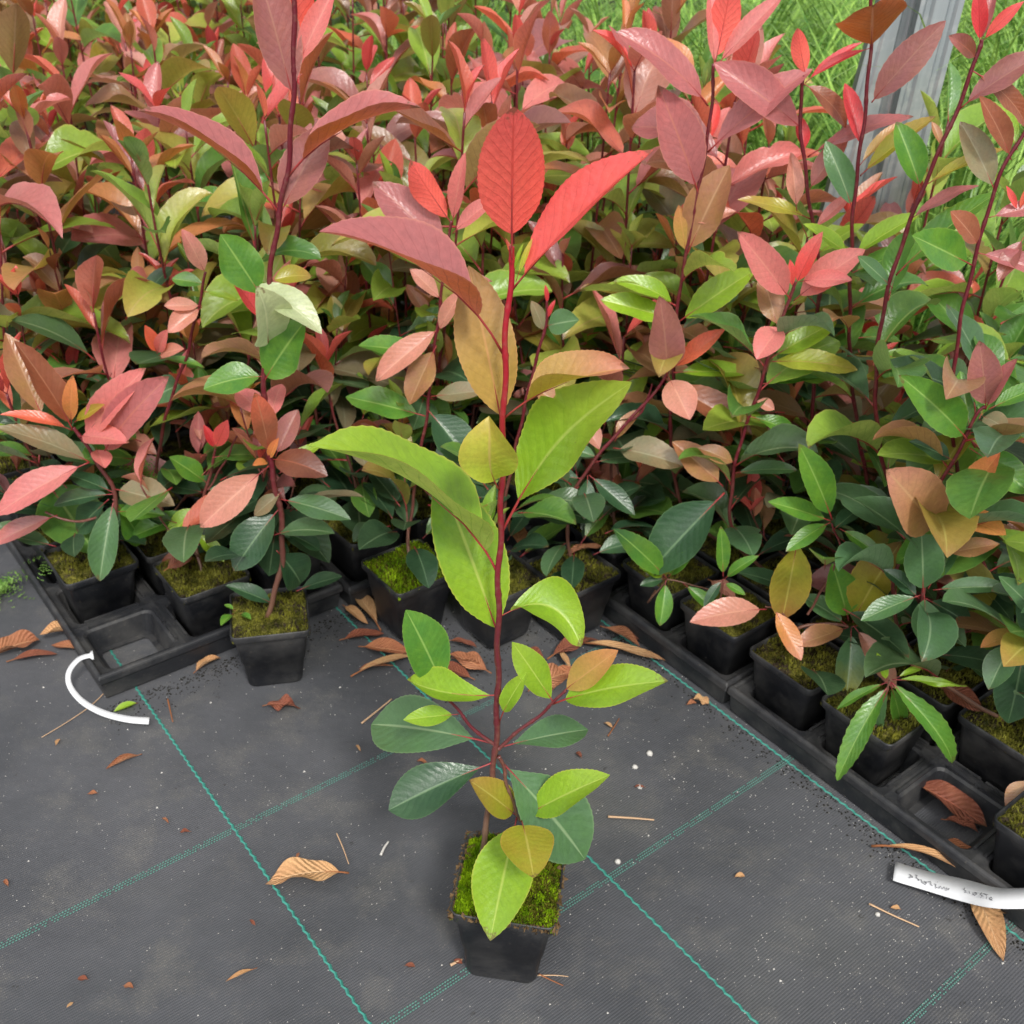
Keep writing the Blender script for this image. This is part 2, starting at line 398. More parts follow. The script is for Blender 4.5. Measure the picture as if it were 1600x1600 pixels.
def paint(o, key, tipkey=None, backkey=None, r=rnd, jit=.10, dull=0., kk=1.):
    c = CO[key]; j = 1 + r.uniform(-jit, jit); sh = r.uniform(-.5, .5) * jit
    def m(rgb, k=1.0):
        l = lin(*rgb, K * j * k * kk); g = sum(l) / 3; l = tuple(x_ + (g - x_) * dull for x_ in l); return (min(.9, l[0] * (1 + sh)), l[1], l[2] * (1 - sh * .5))
    o['leaf_colour'] = m(c[0]); o['back_colour'] = m(CO[backkey][1] if backkey else c[1])
    o['tip_colour'] = m(CO[tipkey][0] if tipkey else c[2])
    o['vein_colour'] = m(c[3]); o['rib_colour'] = m(c[4]); o['margin_colour'] = m(c[5]); o['blotch_colour'] = m(CO[BLOTCH[key]][0])
    return o
def frame(B, T, N):
    X = (T - B); L = X.length; X = X / L
    Z = (N - X * N.dot(X)).normalized(); Y = Z.cross(X)
    m = Matrix((X, Y, Z)).transposed() * L
    m = m.to_4x4(); m.translation = B; return m

def hand_leaf(parent, B, T, key, roll=20, under=False, tipk=None, backk=None, hi=False, seed=0, dry=False, name='leaf', up=None, petmat=None, **kw):
    X = (T - B).normalized(); toc = (CP - (B + T) / 2).normalized()
    N0 = (toc - X * toc.dot(X)).normalized(); S = X.cross(N0)
    if S.z < 0: S = -S
    a = math.radians(roll); N = N0 * math.cos(a) + S * math.sin(a)
    if under: N = -N
    if up is not None: N = up
    if hi: kw.setdefault('nx', 44); kw.setdefault('ny', 8)
    else: kw.setdefault('nx', 22); kw.setdefault('ny', 5)
    kw.setdefault('teeth', .0085 if hi else .010); kw.setdefault('q', .70 + .12 * ((seed * 37) % 10) / 10)
    me = leafmesh(seed=seed, mat=M_DRY if dry else M_LEAF, petmat=petmat, **kw)
    o = link(name, me, parent, frame(B, T, N))
    return paint(o, key, tipk, backk, jit=.05)

# ------------------------------------------------------------------ pots, soil, trays
def sqring(h, z, rc, n=4):
    pts = []
    for cx, cy, a0 in ((1, 1, 0), (-1, 1, 90), (-1, -1, 180), (1, -1, 270)):
        for k in range(n + 1):
            a = math.radians(a0 + 90 * k / n)
            pts.append(Vector((cx * (h - rc) + rc * math.cos(a), cy * (h - rc) + rc * math.sin(a), z)))
    return pts
def loft(rings, cap0=True, cap1=False):
    V = []; Fc = []; n = len(rings[0])
    for r_ in rings: V += r_
    for i in range(len(rings) - 1):
        for k in range(n):
            k2 = (k + 1) % n; Fc.append((i * n + k, i * n + k2, (i + 1) * n + k2, (i + 1) * n + k))
    if cap0: Fc.append(tuple(range(n))[::-1])
    if cap1: Fc.append(tuple((len(rings) - 1) * n + k for k in range(n)))
    return V, Fc
def pot_mesh():
    prof = [(.0300, 0, .009), (.0325, .001, .009), (.0335, .004, .009), (.0375, .040, .009), (.0385, .0405, .009), (.0432, .0800, .008), (.0436, .0812, .008),
            (.0468, .0818, .008), (.0474, .083, .008), (.0476, .0905, .008), (.0468, .0918, .008), (.0456, .0905, .007), (.0440, .078, .007)]
    V, Fc = loft([sqring(h, z, rc) for h, z, rc in prof])
    me = mesh('pot', V, Fc, M_POT); return me
POT = pot_mesh()
def soil_mesh(seed, n=20, amp=.004, mat=None, half=.0445, z0=.084, dome=.004):
    r = np.random.default_rng(seed); g = r.normal(size=(n + 1, n + 1))
    for _ in range(1): g = (g + np.roll(g, 1, 0) + np.roll(g, 1, 1) + np.roll(g, -1, 0)) / 2.4
    big = r.normal(size=(5, 5)); V = []; Fc = []
    for i in range(n + 1):
        for j in range(n + 1):
            x = -1 + 2 * i / n; y = -1 + 2 * j / n
            k = 1 - .06 * (abs(x) * abs(y)) ** 4
            bi = (x + 1) * 1.99; bj = (y + 1) * 1.99; a, b = int(bi), int(bj); fa, fb = bi - a, bj - b
            bb = (big[a, b] * (1 - fa) + big[a + 1, b] * fa) * (1 - fb) + (big[a, b + 1] * (1 - fa) + big[a + 1, b + 1] * fa) * fb
            V.append((x * half * k, y * half * k, z0 + dome * (1 - x * x) * (1 - y * y) + amp * .45 * g[i, j] + .002 * bb))
    for i in range(n):
        for j in range(n):
            a = i * (n + 1) + j; Fc.append((a, a + n + 1, a + n + 2, a + 1))
    return mesh('soil', V, Fc, mat or M_SOIL)
SOILS = [soil_mesh(s) for s in range(4)]
def tuft_mesh(name, n, seed, mats, hmin=.0025, hmax=.007, half=.046, z0=.084, wide=.0008, clump=9, dens=None):
    r = np.random.default_rng(seed); V = []; Fc = []; MI = []
    cs = r.uniform(-1, 1, size=(clump, 2)) * half * .85; hh = r.uniform(.3, 1.0, clump); ck = r.integers(0, 2, clump)
    for k in range(n):
        x, y = r.uniform(-half, half, 2)
        d = np.hypot(cs[:, 0] - x, cs[:, 1] - y); c = int(np.argmin(d))
        z = z0 + .009 * hh[c] * max(0, 1 - (d[c] / .016) ** 2) + .001 + .007 * (1 - (x / half) ** 2) * (1 - (y / half) ** 2)
        h = r.uniform(hmin, hmax); a = r.uniform(0, 6.28); lx, ly = r.normal(size=2) * h * .5
        w_ = wide * r.uniform(.7, 1.5); i = len(V)
        V += [(x - math.cos(a) * w_, y - math.sin(a) * w_, z - .003), (x + math.cos(a) * w_, y + math.sin(a) * w_, z - .003),
              (x + lx * .5 + math.cos(a) * w_ * .9, y + ly * .5 + math.sin(a) * w_ * .9, z + h * .5), (x + lx, y + ly, z + h * .85)]
        Fc += [(i, i + 1, i + 2), (i, i + 2, i + 3)]
        m = 0 if (len(mats) == 1 or (dens(x, y) > r.uniform()) ) else 1
        MI += [m, m]
    return mesh(name, V, Fc, mats, None, MI, smooth=False)
MOSSES = [tuft_mesh('moss', 1500, s, [M_MOSSD], .0015, .004) for s in range(3)]

def add_pot(parent, loc, rz=TH, soilk=None, moss=True, tilt=0.0):
    m = Matrix.Translation(loc) @ Matrix.Rotation(rz, 4, 'Z') @ Matrix.Rotation(tilt, 4, 'X')
    link('pot', POT, parent, m)
    link('soil', SOILS[rnd.randrange(4)] if soilk is None else soilk, parent, m)
    if moss:
        o = link('moss', MOSSES[rnd.randrange(3)], parent, m @ Matrix.Rotation(rnd.randrange(4) * math.pi / 2, 4, 'Z')); o['kind'] = 'stuff'

PIT = .107
def tray(nu, nv, u0, v0, label, zt=.036):
    """Carry tray of nu x nv square cells whose low corner is at cloth coordinates (u0, v0)."""
    V = []; Fc = []
    def quadring(a, b):
        n = len(a); i = len(V); V.extend(a); V.extend(b)
        for k in range(n): k2 = (k + 1) % n; Fc.append((i + k, i + k2, i + n + k2, i + n + k))
    hh = .0425
    for iu in range(nu):
        for iv in range(nv):
            c = Vector(((iu + .5) * PIT, (iv + .5) * PIT, 0))
            out = [Vector((math.copysign(min(abs(p.x) * 3, PIT / 2), p.x), math.copysign(min(abs(p.y) * 3, PIT / 2), p.y), 0)) for p in sqring(hh, 0, .010, 4)]
            hole = sqring(hh, 0, .010, 4)
            # spread the outer ring onto the square cell edge
            o2 = []
            for k, p in enumerate(hole):
                s = (PIT / 2) / max(abs(p.x), abs(p.y)); q = p * s
                o2.append(q)
            top = [c + Vector((p.x, p.y, zt)) for p in o2]; rim = [c + Vector((p.x, p.y, zt - .0015)) for p in sqring(hh + .003, 0, .012, 4)]
            hr = [c + Vector((p.x, p.y, zt - .004)) for p in hole]; lo = [c + Vector((p.x * .9, p.y * .9, .004)) for p in hole]
            lo2 = [c + Vector((p.x * .72, p.y * .72, .0035)) for p in hole]
            quadring(top, rim); quadring(rim, hr); quadring(hr, lo); quadring(lo, lo2)
    W, D = nu * PIT, nv * PIT
    root = thing('carry_tray', label, 'plant tray', mw(u0, v0, 0), 'black carry trays under the potted plants', TH)
    me = mesh('cell_grid', V, Fc, M_TRAY, smooth=False); g = link('cell_grid', me); g.parent = root
    def rect(x, y, z): return [Vector((-x, -y, z)), Vector((W + x, -y, z)), Vector((W + x, D + y, z)), Vector((-x, D + y, z))]
    rings = [rect(-.001, -.001, zt - .001), rect(.0005, .0005, zt + .0045), rect(.004, .004, zt + .005), rect(.0065, .0065, zt + .002), rect(.007, .007, zt - .007),
             rect(.004, .004, zt - .0085), rect(.001, .001, .002), rect(-.002, -.002, .001)]
    V2, F2 = loft(rings, False, False); F2 = [f[::-1] for f in F2]
    rm = link('rim', mesh('rim', V2, F2, M_TRAY, smooth=False)); rm.parent = root
    rm.modifiers.new('soft', 'BEVEL').width = .0012
    # crossing webs with finger slots, raised ridges along each row
    V3 = []; F3 = []
    def bx(x0, x1, y0, y1, z0, z1):
        i = len(V3); V3.extend([(x0, y0, z0), (x1, y0, z0), (x1, y1, z0), (x0, y1, z0), (x0, y0, z1), (x1, y0, z1), (x1, y1, z1), (x0, y1, z1)])
        for f in ((0, 3, 2, 1), (4, 5, 6, 7), (0, 1, 5, 4), (1, 2, 6, 5), (2, 3, 7, 6), (3, 0, 4, 7)): F3.append(tuple(i + k for k in f))
    for iu in range(1, nu):
        for iv in range(nv):
            for s in (-.02, .02):
                bx(iu * PIT - .0078, iu * PIT - .005, (iv + .5) * PIT + s - .017, (iv + .5) * PIT + s + .017, zt - .002, zt + .0022)
                bx(iu * PIT + .005, iu * PIT + .0078, (iv + .5) * PIT + s - .017, (iv + .5) * PIT + s + .017, zt - .002, zt + .0022)
    for iv in range(1, nv):
        for iu in range(nu):
            for s in (-.0064, .0064):
                bx((iu + .5) * PIT - .035, (iu + .5) * PIT + .035, iv * PIT + s - .0014, iv * PIT + s + .0014, zt - .002, zt + .0022)
    rd = link('ridges', mesh('ridges', V3, F3, M_TRAY, smooth=False)); rd.parent = root
    return root

# ------------------------------------------------------------------ ground
def grid_sheet(name, x0, x1, y0, y1, z, m, kind):
    o = link(name, mesh(name, [(x0, y0, z), (x1, y0, z), (x1, y1, z), (x0, y1, z)], [(0, 1, 2, 3)], m, smooth=False)); o['kind'] = kind; return o
o = grid_sheet('ground', -40, 40, -20, 80, -.004, M_DIRT, 'structure')
cq = [mw(-7, -6), mw(1.27, -6), mw(1.27, 3.2), mw(-7, 3.2)]
o = link('ground_cloth', mesh('ground_cloth', cq, [(0, 1, 2, 3)], M_CLOTH, smooth=False)); o['kind'] = 'structure'
o['label'] = 'black woven ground cloth dusted with pale grit'

def weave_lines():
    V = []; Fc = []; r = random.Random(3)
    for k in (0, 1, 2):                                        # single thick twisted cords
        u = k * GA; v = -1.6; i = 0; s = 0
        while v < .9:
            zig = .0009 * (1 if i % 2 else -1); v2 = v + .0052
            a = mw(u + zig, v, .0006); 
            hw = .0014 + r.uniform(-.0002, .0002)
            n = len(V)
            V += [mw(u + zig - hw, v - .0005, .0005), mw(u + zig + hw, v - .0012, .0005), mw(u - zig + hw, v2, .0005), mw(u - zig - hw, v2 + .0008, .0005),
                  mw(u + zig, v, .0017), mw(u - zig, v2, .0017)]
            Fc += [(n, n + 4, n + 5, n + 3), (n + 4, n + 1, n + 2, n + 5), (n, n + 1, n + 4), (n + 2, n + 3, n + 5)]
            v = v2; i += 1
    c = link('woven_cord_lines', mesh('cord', V, Fc, M_CORD, smooth=False)); c['kind'] = 'structure'
    V = []; Fc = []
    for k in (0, -1, -2):                                      # bands of short pale stitches across them
        v = k * GA; u = -1.0
        while u < 1.35:
            for row, off in ((-.0030, 0), (-.0001, .0014), (.0028, .0004)):
                if r.random() < .12: continue
                n = len(V); L = .0020
                uu = u + off; hw = .0010
                V += [mw(uu, v + row - hw, .0006), mw(uu + L, v + row - hw * .6, .0006), mw(uu + L, v + row + hw, .0006), mw(uu, v + row + hw * .6, .0006), mw(uu + L / 2, v + row, .0013)]
                Fc += [(n, n + 1, n + 4), (n + 1, n + 2, n + 4), (n + 2, n + 3, n + 4), (n + 3, n, n + 4)]
            u += .0030
    c = link('woven_thread_bands', mesh('bands', V, Fc, M_CORD2, smooth=False)); c['kind'] = 'structure'
weave_lines()

# ------------------------------------------------------------------ trays
tray(3, 5, .577, -.722, 'black tray at the right edge with a reddish dead leaf in its empty cell')
tray(3, 5, .577, -.172, 'black tray right of the centre holding small potted seedlings along its front')
tray(3, 5, -.036, .276, 'black tray at lower left with an open empty corner cell')
tray(3, 5, -.036, .826, 'black tray behind the tray with the empty corner cell, hidden under leaves')
tray(3, 5, .300, .262, 'black tray behind the two mossy pots at centre, hidden under leaves')

# ------------------------------------------------------------------ plants: a procedural builder for the bed
LIB = {}
def lib():
    r = random.Random(5)
    LIB['top'] = [leafmesh(wr=r.uniform(.44, .58), fold=r.uniform(.2, .5), cup=r.uniform(.1, .5), bend=r.uniform(-.2, .5), twist=r.uniform(-.3, .3), wave=.1, pet=.08, nx=16, ny=3, seed=i, petmat=M_SHOOT, q=r.uniform(.65, .9)) for i in range(14)]
    LIB['mid'] = [leafmesh(wr=r.uniform(.48, .66), fold=r.uniform(.05, .4), cup=r.uniform(.1, .6), bend=r.uniform(.3, 1.3), hook=r.uniform(0, .6), twist=r.uniform(-.5, .5), wave=r.uniform(.05, .25), pet=.11, nx=18, ny=3, seed=20 + i, peak=r.uniform(.85, 1.25), q=r.uniform(.62, .9), notch=r.choice([0, 0, 0, .05])) for i in range(26)]
    LIB['low'] = [leafmesh(wr=r.uniform(.50, .68), fold=r.uniform(.05, .25), cup=r.uniform(0, .35), bend=r.uniform(.1, .8), twist=r.uniform(-.4, .4), wave=r.uniform(.0, .18), pet=.11, nx=16, ny=3, peak=1.05, seed=50 + i, q=r.uniform(.65, .85)) for i in range(16)]
lib()
def put_leaf(parent, B, d, roll, L, which, key, r, tipk=None, inv=None):
    N = Vector((0, 0, 1)) - d * d.z
    if N.length < .15: N = Vector((-d.x, -d.y, .1))
    N.normalize(); S = d.cross(N); N = N * math.cos(roll) + S * math.sin(roll)
    o = link('leaf', r.choice(LIB[which]), parent, frame(B, B + d * L, N) @ Matrix.Diagonal((1, r.uniform(.78, 1.18), 1, 1)))
    return paint(o, key, tipk, r=r, jit=.20, dull=.10, kk=.86)
YOUNG = ['R', 'C', 'K', 'K', 'M', 'S', 'T', 'M', 'B']; SEMIF = ['M', 'K', 'Q', 'S', 'A', 'Y', 'J', 'L', 'J', 'T', 'L']; SEMI = ['M', 'K', 'Q', 'S', 'Q', 'T', 'U', 'A', 'Y', 'J', 'L', 'K', 'T']; HALF = ['Y', 'A', 'T', 'Q', 'U', 'L', 'J', 'L', 'J', 'Y', 'G', 'L']; GREEN = ['L', 'G', 'L', 'Y', 'J', 'L', 'G', 'L']; LOW = ['G', 'E', 'D', 'E', 'G', 'L', 'E', 'U']; DEEP = ['D', 'D', 'E', 'D', 'G']
def shoot(parent, pts, r, rad, ztop, toptone, zvis=0., small=1.0, name='stem', gap=.034, leafL=.095, tuft=True, first=.0):
    path = smoothpath(pts, 5)
    n = len(path); rads = [rad * (1 - .35 * i / n) for i in range(n)]
    v, f = tube(path, rads, 6)
    so_ = link(name, mesh(name, [p - Vector(parent.location) for p in v], f, M_STEM), parent)
    # lengths
    acc = [0.]
    for i in range(1, n): acc.append(acc[-1] + (path[i] - path[i - 1]).length)
    tot = acc[-1]; s = first + r.uniform(0, .02); ph = r.uniform(0, 6.28)
    k = 0
    while s < tot - .01:
        i = next(j for j in range(1, n) if acc[j] >= s); fr = (s - acc[i - 1]) / (acc[i] - acc[i - 1])
        P = path[i - 1].lerp(path[i], fr); t = s / tot
        relz = tot - s
        s += gap * r.uniform(.75, 1.3); ph += 2.4 + r.uniform(-.4, .4); k += 1
        if P.z < zvis: continue
        hgt = P.z
        if relz < .05: pal, wh = YOUNG, 'top'
        elif relz < .13: pal, wh = SEMI, 'mid'
        elif relz < .20 and hgt > .25: pal, wh = HALF, 'mid'
        elif hgt > .34: pal, wh = GREEN, 'mid'
        elif hgt > .24: pal, wh = LOW, 'low'
        else: pal, wh = DEEP, 'low'
        if zvis > .3 and .05 < relz < .13: pal = SEMIF
        if zvis > .3 and relz >= .13: pal = GREEN if r.random() < .8 else HALF
        if toptone == 'green' and relz < .13: pal = GREEN
        if toptone == 'orange' and relz < .16: pal = ['O', 'T', 'S', 'B', 'O']
        if toptone == 'pink' and relz < .16: pal = ['K', 'S', 'K', 'M', 'C']
        e = math.radians((56 if relz < .04 else 30 if relz < .13 else 12 if hgt > .25 else 2) + r.uniform(-22, 22))
        d = Vector((math.cos(e) * math.cos(ph), math.cos(e) * math.sin(ph), math.sin(e)))
        L = leafL * small * r.uniform(.75, 1.2) * (.62 if relz < .03 else .85 if relz < .08 else 1)
        put_leaf(parent, P, d, r.uniform(-.5, .5), L, wh, r.choice(pal), r)
    if tuft:
        P = path[-1]; a0 = r.uniform(0, 6.28); m = r.choice((1, 2, 2, 3))
        pal = {'green': ['L', 'G'], 'orange': ['O', 'O', 'C'], 'pink': ['K', 'S', 'R'], 'red': ['R', 'R', 'C', 'V']}[toptone]
        for q in range(m):
            a = a0 + q * 2.2 + r.uniform(-.3, .3); e = math.radians(r.uniform(38, 78))
            d = Vector((math.cos(e) * math.cos(a), math.cos(e) * math.sin(a), math.sin(e)))
            put_leaf(parent, P, d, r.uniform(-.3, .3), leafL * small * r.uniform(.38, .72), 'top', r.choice(pal), r)
    return path
def low_foliage(parent, base, r, n, zlo=.11, zhi=.26, rad=.045, pal=None, L=.075):
    for k in range(n):
        a = r.uniform(0, 6.28); z = r.uniform(zlo, zhi); e = math.radians(r.uniform(-12, 40))
        P = Vector((base.x + rad * math.cos(a) * r.uniform(.3, 1), base.y + rad * math.sin(a) * r.uniform(.3, 1), z))
        d = Vector((math.cos(e) * math.cos(a), math.cos(e) * math.sin(a), math.sin(e)))
        put_leaf(parent, P, d, r.uniform(-.4, .4), L * r.uniform(.7, 1.25), 'low', r.choice(pal or (LOW if z > .2 else DEEP)), r)
def side_shoots(parent, base, r, n, hmax, tones, zvis=0.):
    for k in range(n):
        a = r.uniform(0, 6.28); h = r.uniform(.55, 1) * hmax; out = r.uniform(.03, .08)
        p0 = Vector((base.x, base.y, r.uniform(.11, .17)))
        p1 = p0 + Vector((math.cos(a) * out * .6, math.sin(a) * out * .6, (h - p0.z) * .45)); p2 = Vector((base.x + math.cos(a) * out, base.y + math.sin(a) * out, h))
        shoot(parent, [p0, p1, p2], r, .0014, h, r.choice(tones), zvis, .90, 'branch', .028, first=.03)

# ------------------------------------------------------------------ plants set by eye
CLAIM = []
def plant(label, Y, cell=None, pot=None, rz=None, stems=(), leaves=(), low=0, side=0, sideh=.3, seed=0, hi=False, soil=None, lowpal=None, rads=.0023, smat=None, name='potted_photinia', group='potted photinia plants of the nursery bed', zs=1.0, lowL=.075, tones=('red', 'pink', 'orange', 'green'), moss=True):
    r = random.Random(seed + 900)
    if cell: CLAIM.append(cell); c = mw(*cell)
    else: c = Vector((pot[0], pot[1], 0))
    root = thing(name, label, 'potted plant', c, group)
    zt = .008 if cell else 0
    add_pot_local(root, zt, TH if rz is None else rz, soil, moss, zs)
    soilz = zt + .086 * zs
    for si, st in enumerate(stems):
        pts = []
        if si == 0: pts.append(c + Vector((st[0][0], st[0][1], soilz - .004))) if st and len(st[0]) == 3 else pts.append(c + Vector((0, 0, soilz - .004)))
        px = [p for p in st if len(p) == 2]
        YY = Y
        pts += [ony(x, y, YY) for x, y in px]
        path = smoothpath(pts, 14); n = len(path)
        rr = rads if si == 0 else rads * .62
        path = smoothpath([p for p in path], 2) if n < 60 else path; n = len(path)
        acc = [0.]
        for i in range(1, n): acc.append(acc[-1] + (path[i] - path[i - 1]).length)
        gp = .034 if si == 0 else .022
        zz = [math.sin(math.pi * a_ / gp) * .0009 for a_ in acc]; k0 = min(4, n)
        path = [p + Vector((z_ * min(1, i / k0), z_ * .4, 0)) for i, (p, z_) in enumerate(zip(path, zz))]
        v, f = tube(path, [rr * (1.06 - .36 * i / n) * (1 + .26 * math.exp(-(((acc[i] / gp + .5) % 1 - .5) * gp / .0016) ** 2)) for i in range(n)], 9 if hi else 7)
        link('stem' if si == 0 else 'branch', mesh('stem', [p - c for p in v], f, smat or M_STEM), root)
        if si == 0 and cell and cell[0] > .7:
            a_, nx_ = r.uniform(0, 6.28), .14
            for p in path:
                if nx_ < p.z < .50:
                    nx_ = p.z + r.uniform(.022, .034); a_ += 2.4; e = math.radians(r.uniform(0, 35))
                    put_leaf(root, p, Vector((math.cos(e) * math.cos(a_), math.cos(e) * math.sin(a_), math.sin(e))), r.uniform(-.4, .4), r.uniform(.085, .12), 'mid', r.choice(['G', 'L', 'G', 'E', 'Y', 'T'] if p.z > .3 else ['D', 'E', 'G', 'E']), r)
        if si == 0: print(label[:40], 'tip', tuple(round(q, 3) for q in path[-1]))
    for i, lf in enumerate(leaves):
        bx, by, tx, ty, wr, key, roll, dz = lf[:8]; kw = dict(lf[8]) if len(lf) > 8 else {}
        bd = kw.pop('bd', 0.); tk = kw.pop('tk', None); under = kw.pop('under', False); bk = kw.pop('bk', None)
        B = ony(bx, by, Y + bd); T = ony(tx, ty, Y + bd + dz)
        rr_ = random.Random(seed * 77 + i)
        d = dict(wr=wr, fold=rr_.uniform(.12, .35), cup=rr_.uniform(.1, .4), bend=rr_.uniform(.1, .6), twist=rr_.uniform(-.25, .25), wave=rr_.uniform(.04, .16), pet=.11, petr=.009)
        d.update(kw)
        hand_leaf(root, B, T, key, roll, under, tk, bk, hi, seed * 50 + i, **d)
    if low: low_foliage(root, c, r, low, pal=lowpal, L=lowL)
    if cell and cell[0] > .7: low_foliage(root, c, r, 18, .20, .46, .07, pal=['L', 'G', 'G', 'E', 'Y', 'T', 'E', 'D'], L=.095)
    if side: side_shoots(root, c, r, side, sideh, tones)
    return root
def add_pot_local(root, zt, rz, soil=None, moss=True, zs=1.0):
    m = Matrix.Translation(Vector(root.location) + Vector((0, 0, zt))) @ Matrix.Rotation(rz, 4, 'Z') @ Matrix.Diagonal((1, 1, zs, 1))
    link('pot', POT, root, m)
    link('soil', soil or SOILS[rnd.randrange(4)], root, m)
    if moss is True:
        o = link('moss', MOSSES[rnd.randrange(3)], root, m @ Matrix.Rotation(rnd.randrange(4) * math.pi / 2, 4, 'Z')); o['kind'] = 'stuff'
    elif moss: o = link('moss', moss, root, m); o['kind'] = 'stuff'

# --- the plant standing alone in front
HSOIL = soil_mesh(11, 40, .0035, M_SOILH, .0455, .084, .010)
HMOSS = tuft_mesh('hero_moss', 16000, 4, [M_MOSS, M_MOSSD], .0010, .0030, .0470, .0855, .0006, 30, dens=lambda x, y: (.97 if x < .0 + .012 * math.sin(y * 90) else .22 + .5 * (math.sin(x * 260) * math.sin(y * 210) > .3)) if y > -.04 else .5)
plant('tall photinia standing alone in front in a mossy square pot, red tip over lime leaves', .672, pot=(.014, .638), rz=-.12, zs=1.15, seed=1, hi=True,
  soil=HSOIL, moss=HMOSS, rads=.0027, smat=M_HSTEM,
  stems=[[(-.028, .026, 0), (763, 1270), (772, 1190), (777, 1110), (778, 1000), (779, 900), (783, 800), (786, 700), (788, 600), (792, 500), (798, 430), (801, 385)],
         [(779, 1170), (800, 1150), (838, 1122), (864, 1098), (884, 1079)], [(776, 1166), (752, 1150), (722, 1118), (702, 1095)],
         [(779, 1182), (788, 1205), (797, 1242), (810, 1275), (815, 1283)]],
  leaves=[
   (800, 425, 803, 167, .46, 'R', 8, -.035, dict(fold=.12, cup=.15, bend=.25, pet=.24, under=True, wave=.05, petr=.008, peak=.80, twist=0)),
   (801, 452, 1022, 234, .44, 'R', 58, -.02, dict(fold=.35, cup=.35, bend=.25, pet=.11, bk='R', peak=.9, tk='R', petr=.007)),
   (785, 552, 499, 362, .50, 'M', 75, -.03, dict(fold=.35, cup=.30, bend=.95, pet=.22, peak=.85, twist=-.2, petr=.007)),
   (783, 656, 732, 415, .46, 'A', 6, .02, dict(fold=.1, cup=.25, bend=.3, pet=.04, tk='T', bd=.012)),
   (786, 655, 984, 576, .50, 'A', 62, -.02, dict(fold=.45, cup=.6, bend=.7, pet=.24, tk='K', twist=.5, wave=.2)),
   (781, 838, 987, 597, .44, 'L', 34, -.025, dict(tk='J', fold=.3, cup=.25, bend=-.15, side=.10, pet=.19, notch=.035, wave=.12, twist=.1, petr=.008, peak=.95)),
   (781, 768, 764, 650, .74, 'J', 12, -.02, dict(fold=.45, cup=.3, bend=.4, pet=.22, hook=1.0, twist=-1.1, peak=1.5, wave=.15, side=.08)),
   (779, 900, 484, 697, .50, 'L', 74, -.03, dict(fold=.40, cup=.28, bend=.95, pet=.14, peak=.85, twist=-.25, petr=.007)),
   (776, 985, 684, 738, .50, 'L', 12, .035, dict(fold=.12, cup=.2, bend=.3, pet=.02, bd=.012, tk='G')),
   (779, 965, 908, 1010, .80, 'L', 34, -.02, dict(fold=.35, cup=.6, bend=1.3, pet=.12, side=.26, twist=.9, bk='J', wave=.15)),
   (702, 1096, 634, 953, .44, 'G', 16, -.01, dict(fold=.15, cup=.2, bend=.3, pet=.26)),
   (777, 1086, 636, 1062, .50, 'L', 34, -.03, dict(fold=.35, cup=.4, bend=-.8, pet=.06, peak=1.25, bk='W')),
   (716, 1116, 630, 1125, .42, 'L', 22, -.02, dict(pet=.12, bend=.2)),
   (776, 1163, 580, 1132, .54, 'E', 22, .05, dict(pet=.16, bend=.5, peak=1.3, fold=.12, cup=.1, wave=.05)),
   (865, 1098, 800, 1003, .44, 'L', 14, .0, dict(pet=.08, bend=.2)),
   (882, 1079, 966, 1016, .50, 'A', 16, -.01, dict(pet=.05, bend=.2)),
   (864, 1100, 1044, 1064, .40, 'L', 30, -.035, dict(pet=.14, bend=.5, fold=.2, wave=.14)),
   (781, 1168, 919, 1140, .46, 'E', 30, .04, dict(pet=.12, bend=.3, peak=1.35, wave=.08)),
   (780, 1130, 824, 1050, .30, 'L', 20, -.01, dict(pet=.28)),
   (774, 1190, 607, 1266, .54, 'D', 20, -.03, dict(pet=.13, bend=.4, peak=1.35, wave=.08, fold=.12)),
   (806, 1274, 733, 1219, .52, 'Y', 20, -.015, dict(pet=.08, bend=.3, wave=.05)),
   (814, 1279, 953, 1211, .42, 'L', 24, -.02, dict(pet=.13, bend=.3, wave=.12)),
   (808, 1276, 766, 1470, .56, 'L', 10, -.105, dict(pet=.09, bend=.25, fold=.12, cup=.15, tk='L', wave=.06)),
   (815, 1282, 834, 1372, .82, 'Y', 12, -.068, dict(tk='Y', bd=-.024, pet=.12, bend=.4, fold=.1, wave=.05, peak=.8)),
   (781, 1188, 914, 1343, .60, 'E', 18, -.02, dict(bd=.012, pet=.08, bend=.5, peak=1.2, wave=.05, fold=.08)),
   (806, 440, 832, 372, .16, 'J', 20, .0, dict(pet=.2)), (803, 415, 790, 372, .2, 'C', 20, .01, {}), (803, 425, 818, 380, .2, 'L', 20, .0, dict(pet=.1))])

def crust():
    r = np.random.default_rng(3); V = []; Fc = []; root = bpy.data.objects['potted_photinia']; m = Matrix.Translation(root.location) @ Matrix.Rotation(-.12, 4, 'Z')
    for k in range(620):
        side = r.integers(0, 4); t = r.uniform(-.047, .047); o_ = .0478 + r.uniform(-.003, .0012); x, y = [(t, -o_), (t, o_), (-o_, t), (o_, t)][side]
        z = .105 - abs(r.normal()) * .0022 - (.006 * r.uniform() if r.uniform() < .08 else 0); s = r.uniform(.0006, .0019); i = len(V); d = r.normal(size=(4, 3)) * s
        p = m @ Vector((x, y, z)); V += [p + Vector(q) for q in d] ; Fc += [(i, i + 1, i + 2), (i, i + 2, i + 3), (i, i + 3, i + 1)]
    o = link('peat_crust', mesh('peat_crust', [v - Vector(root.location) for v in V], Fc, M_CRUST, smooth=False)); o.parent = root; o['kind'] = 'stuff'
crust()

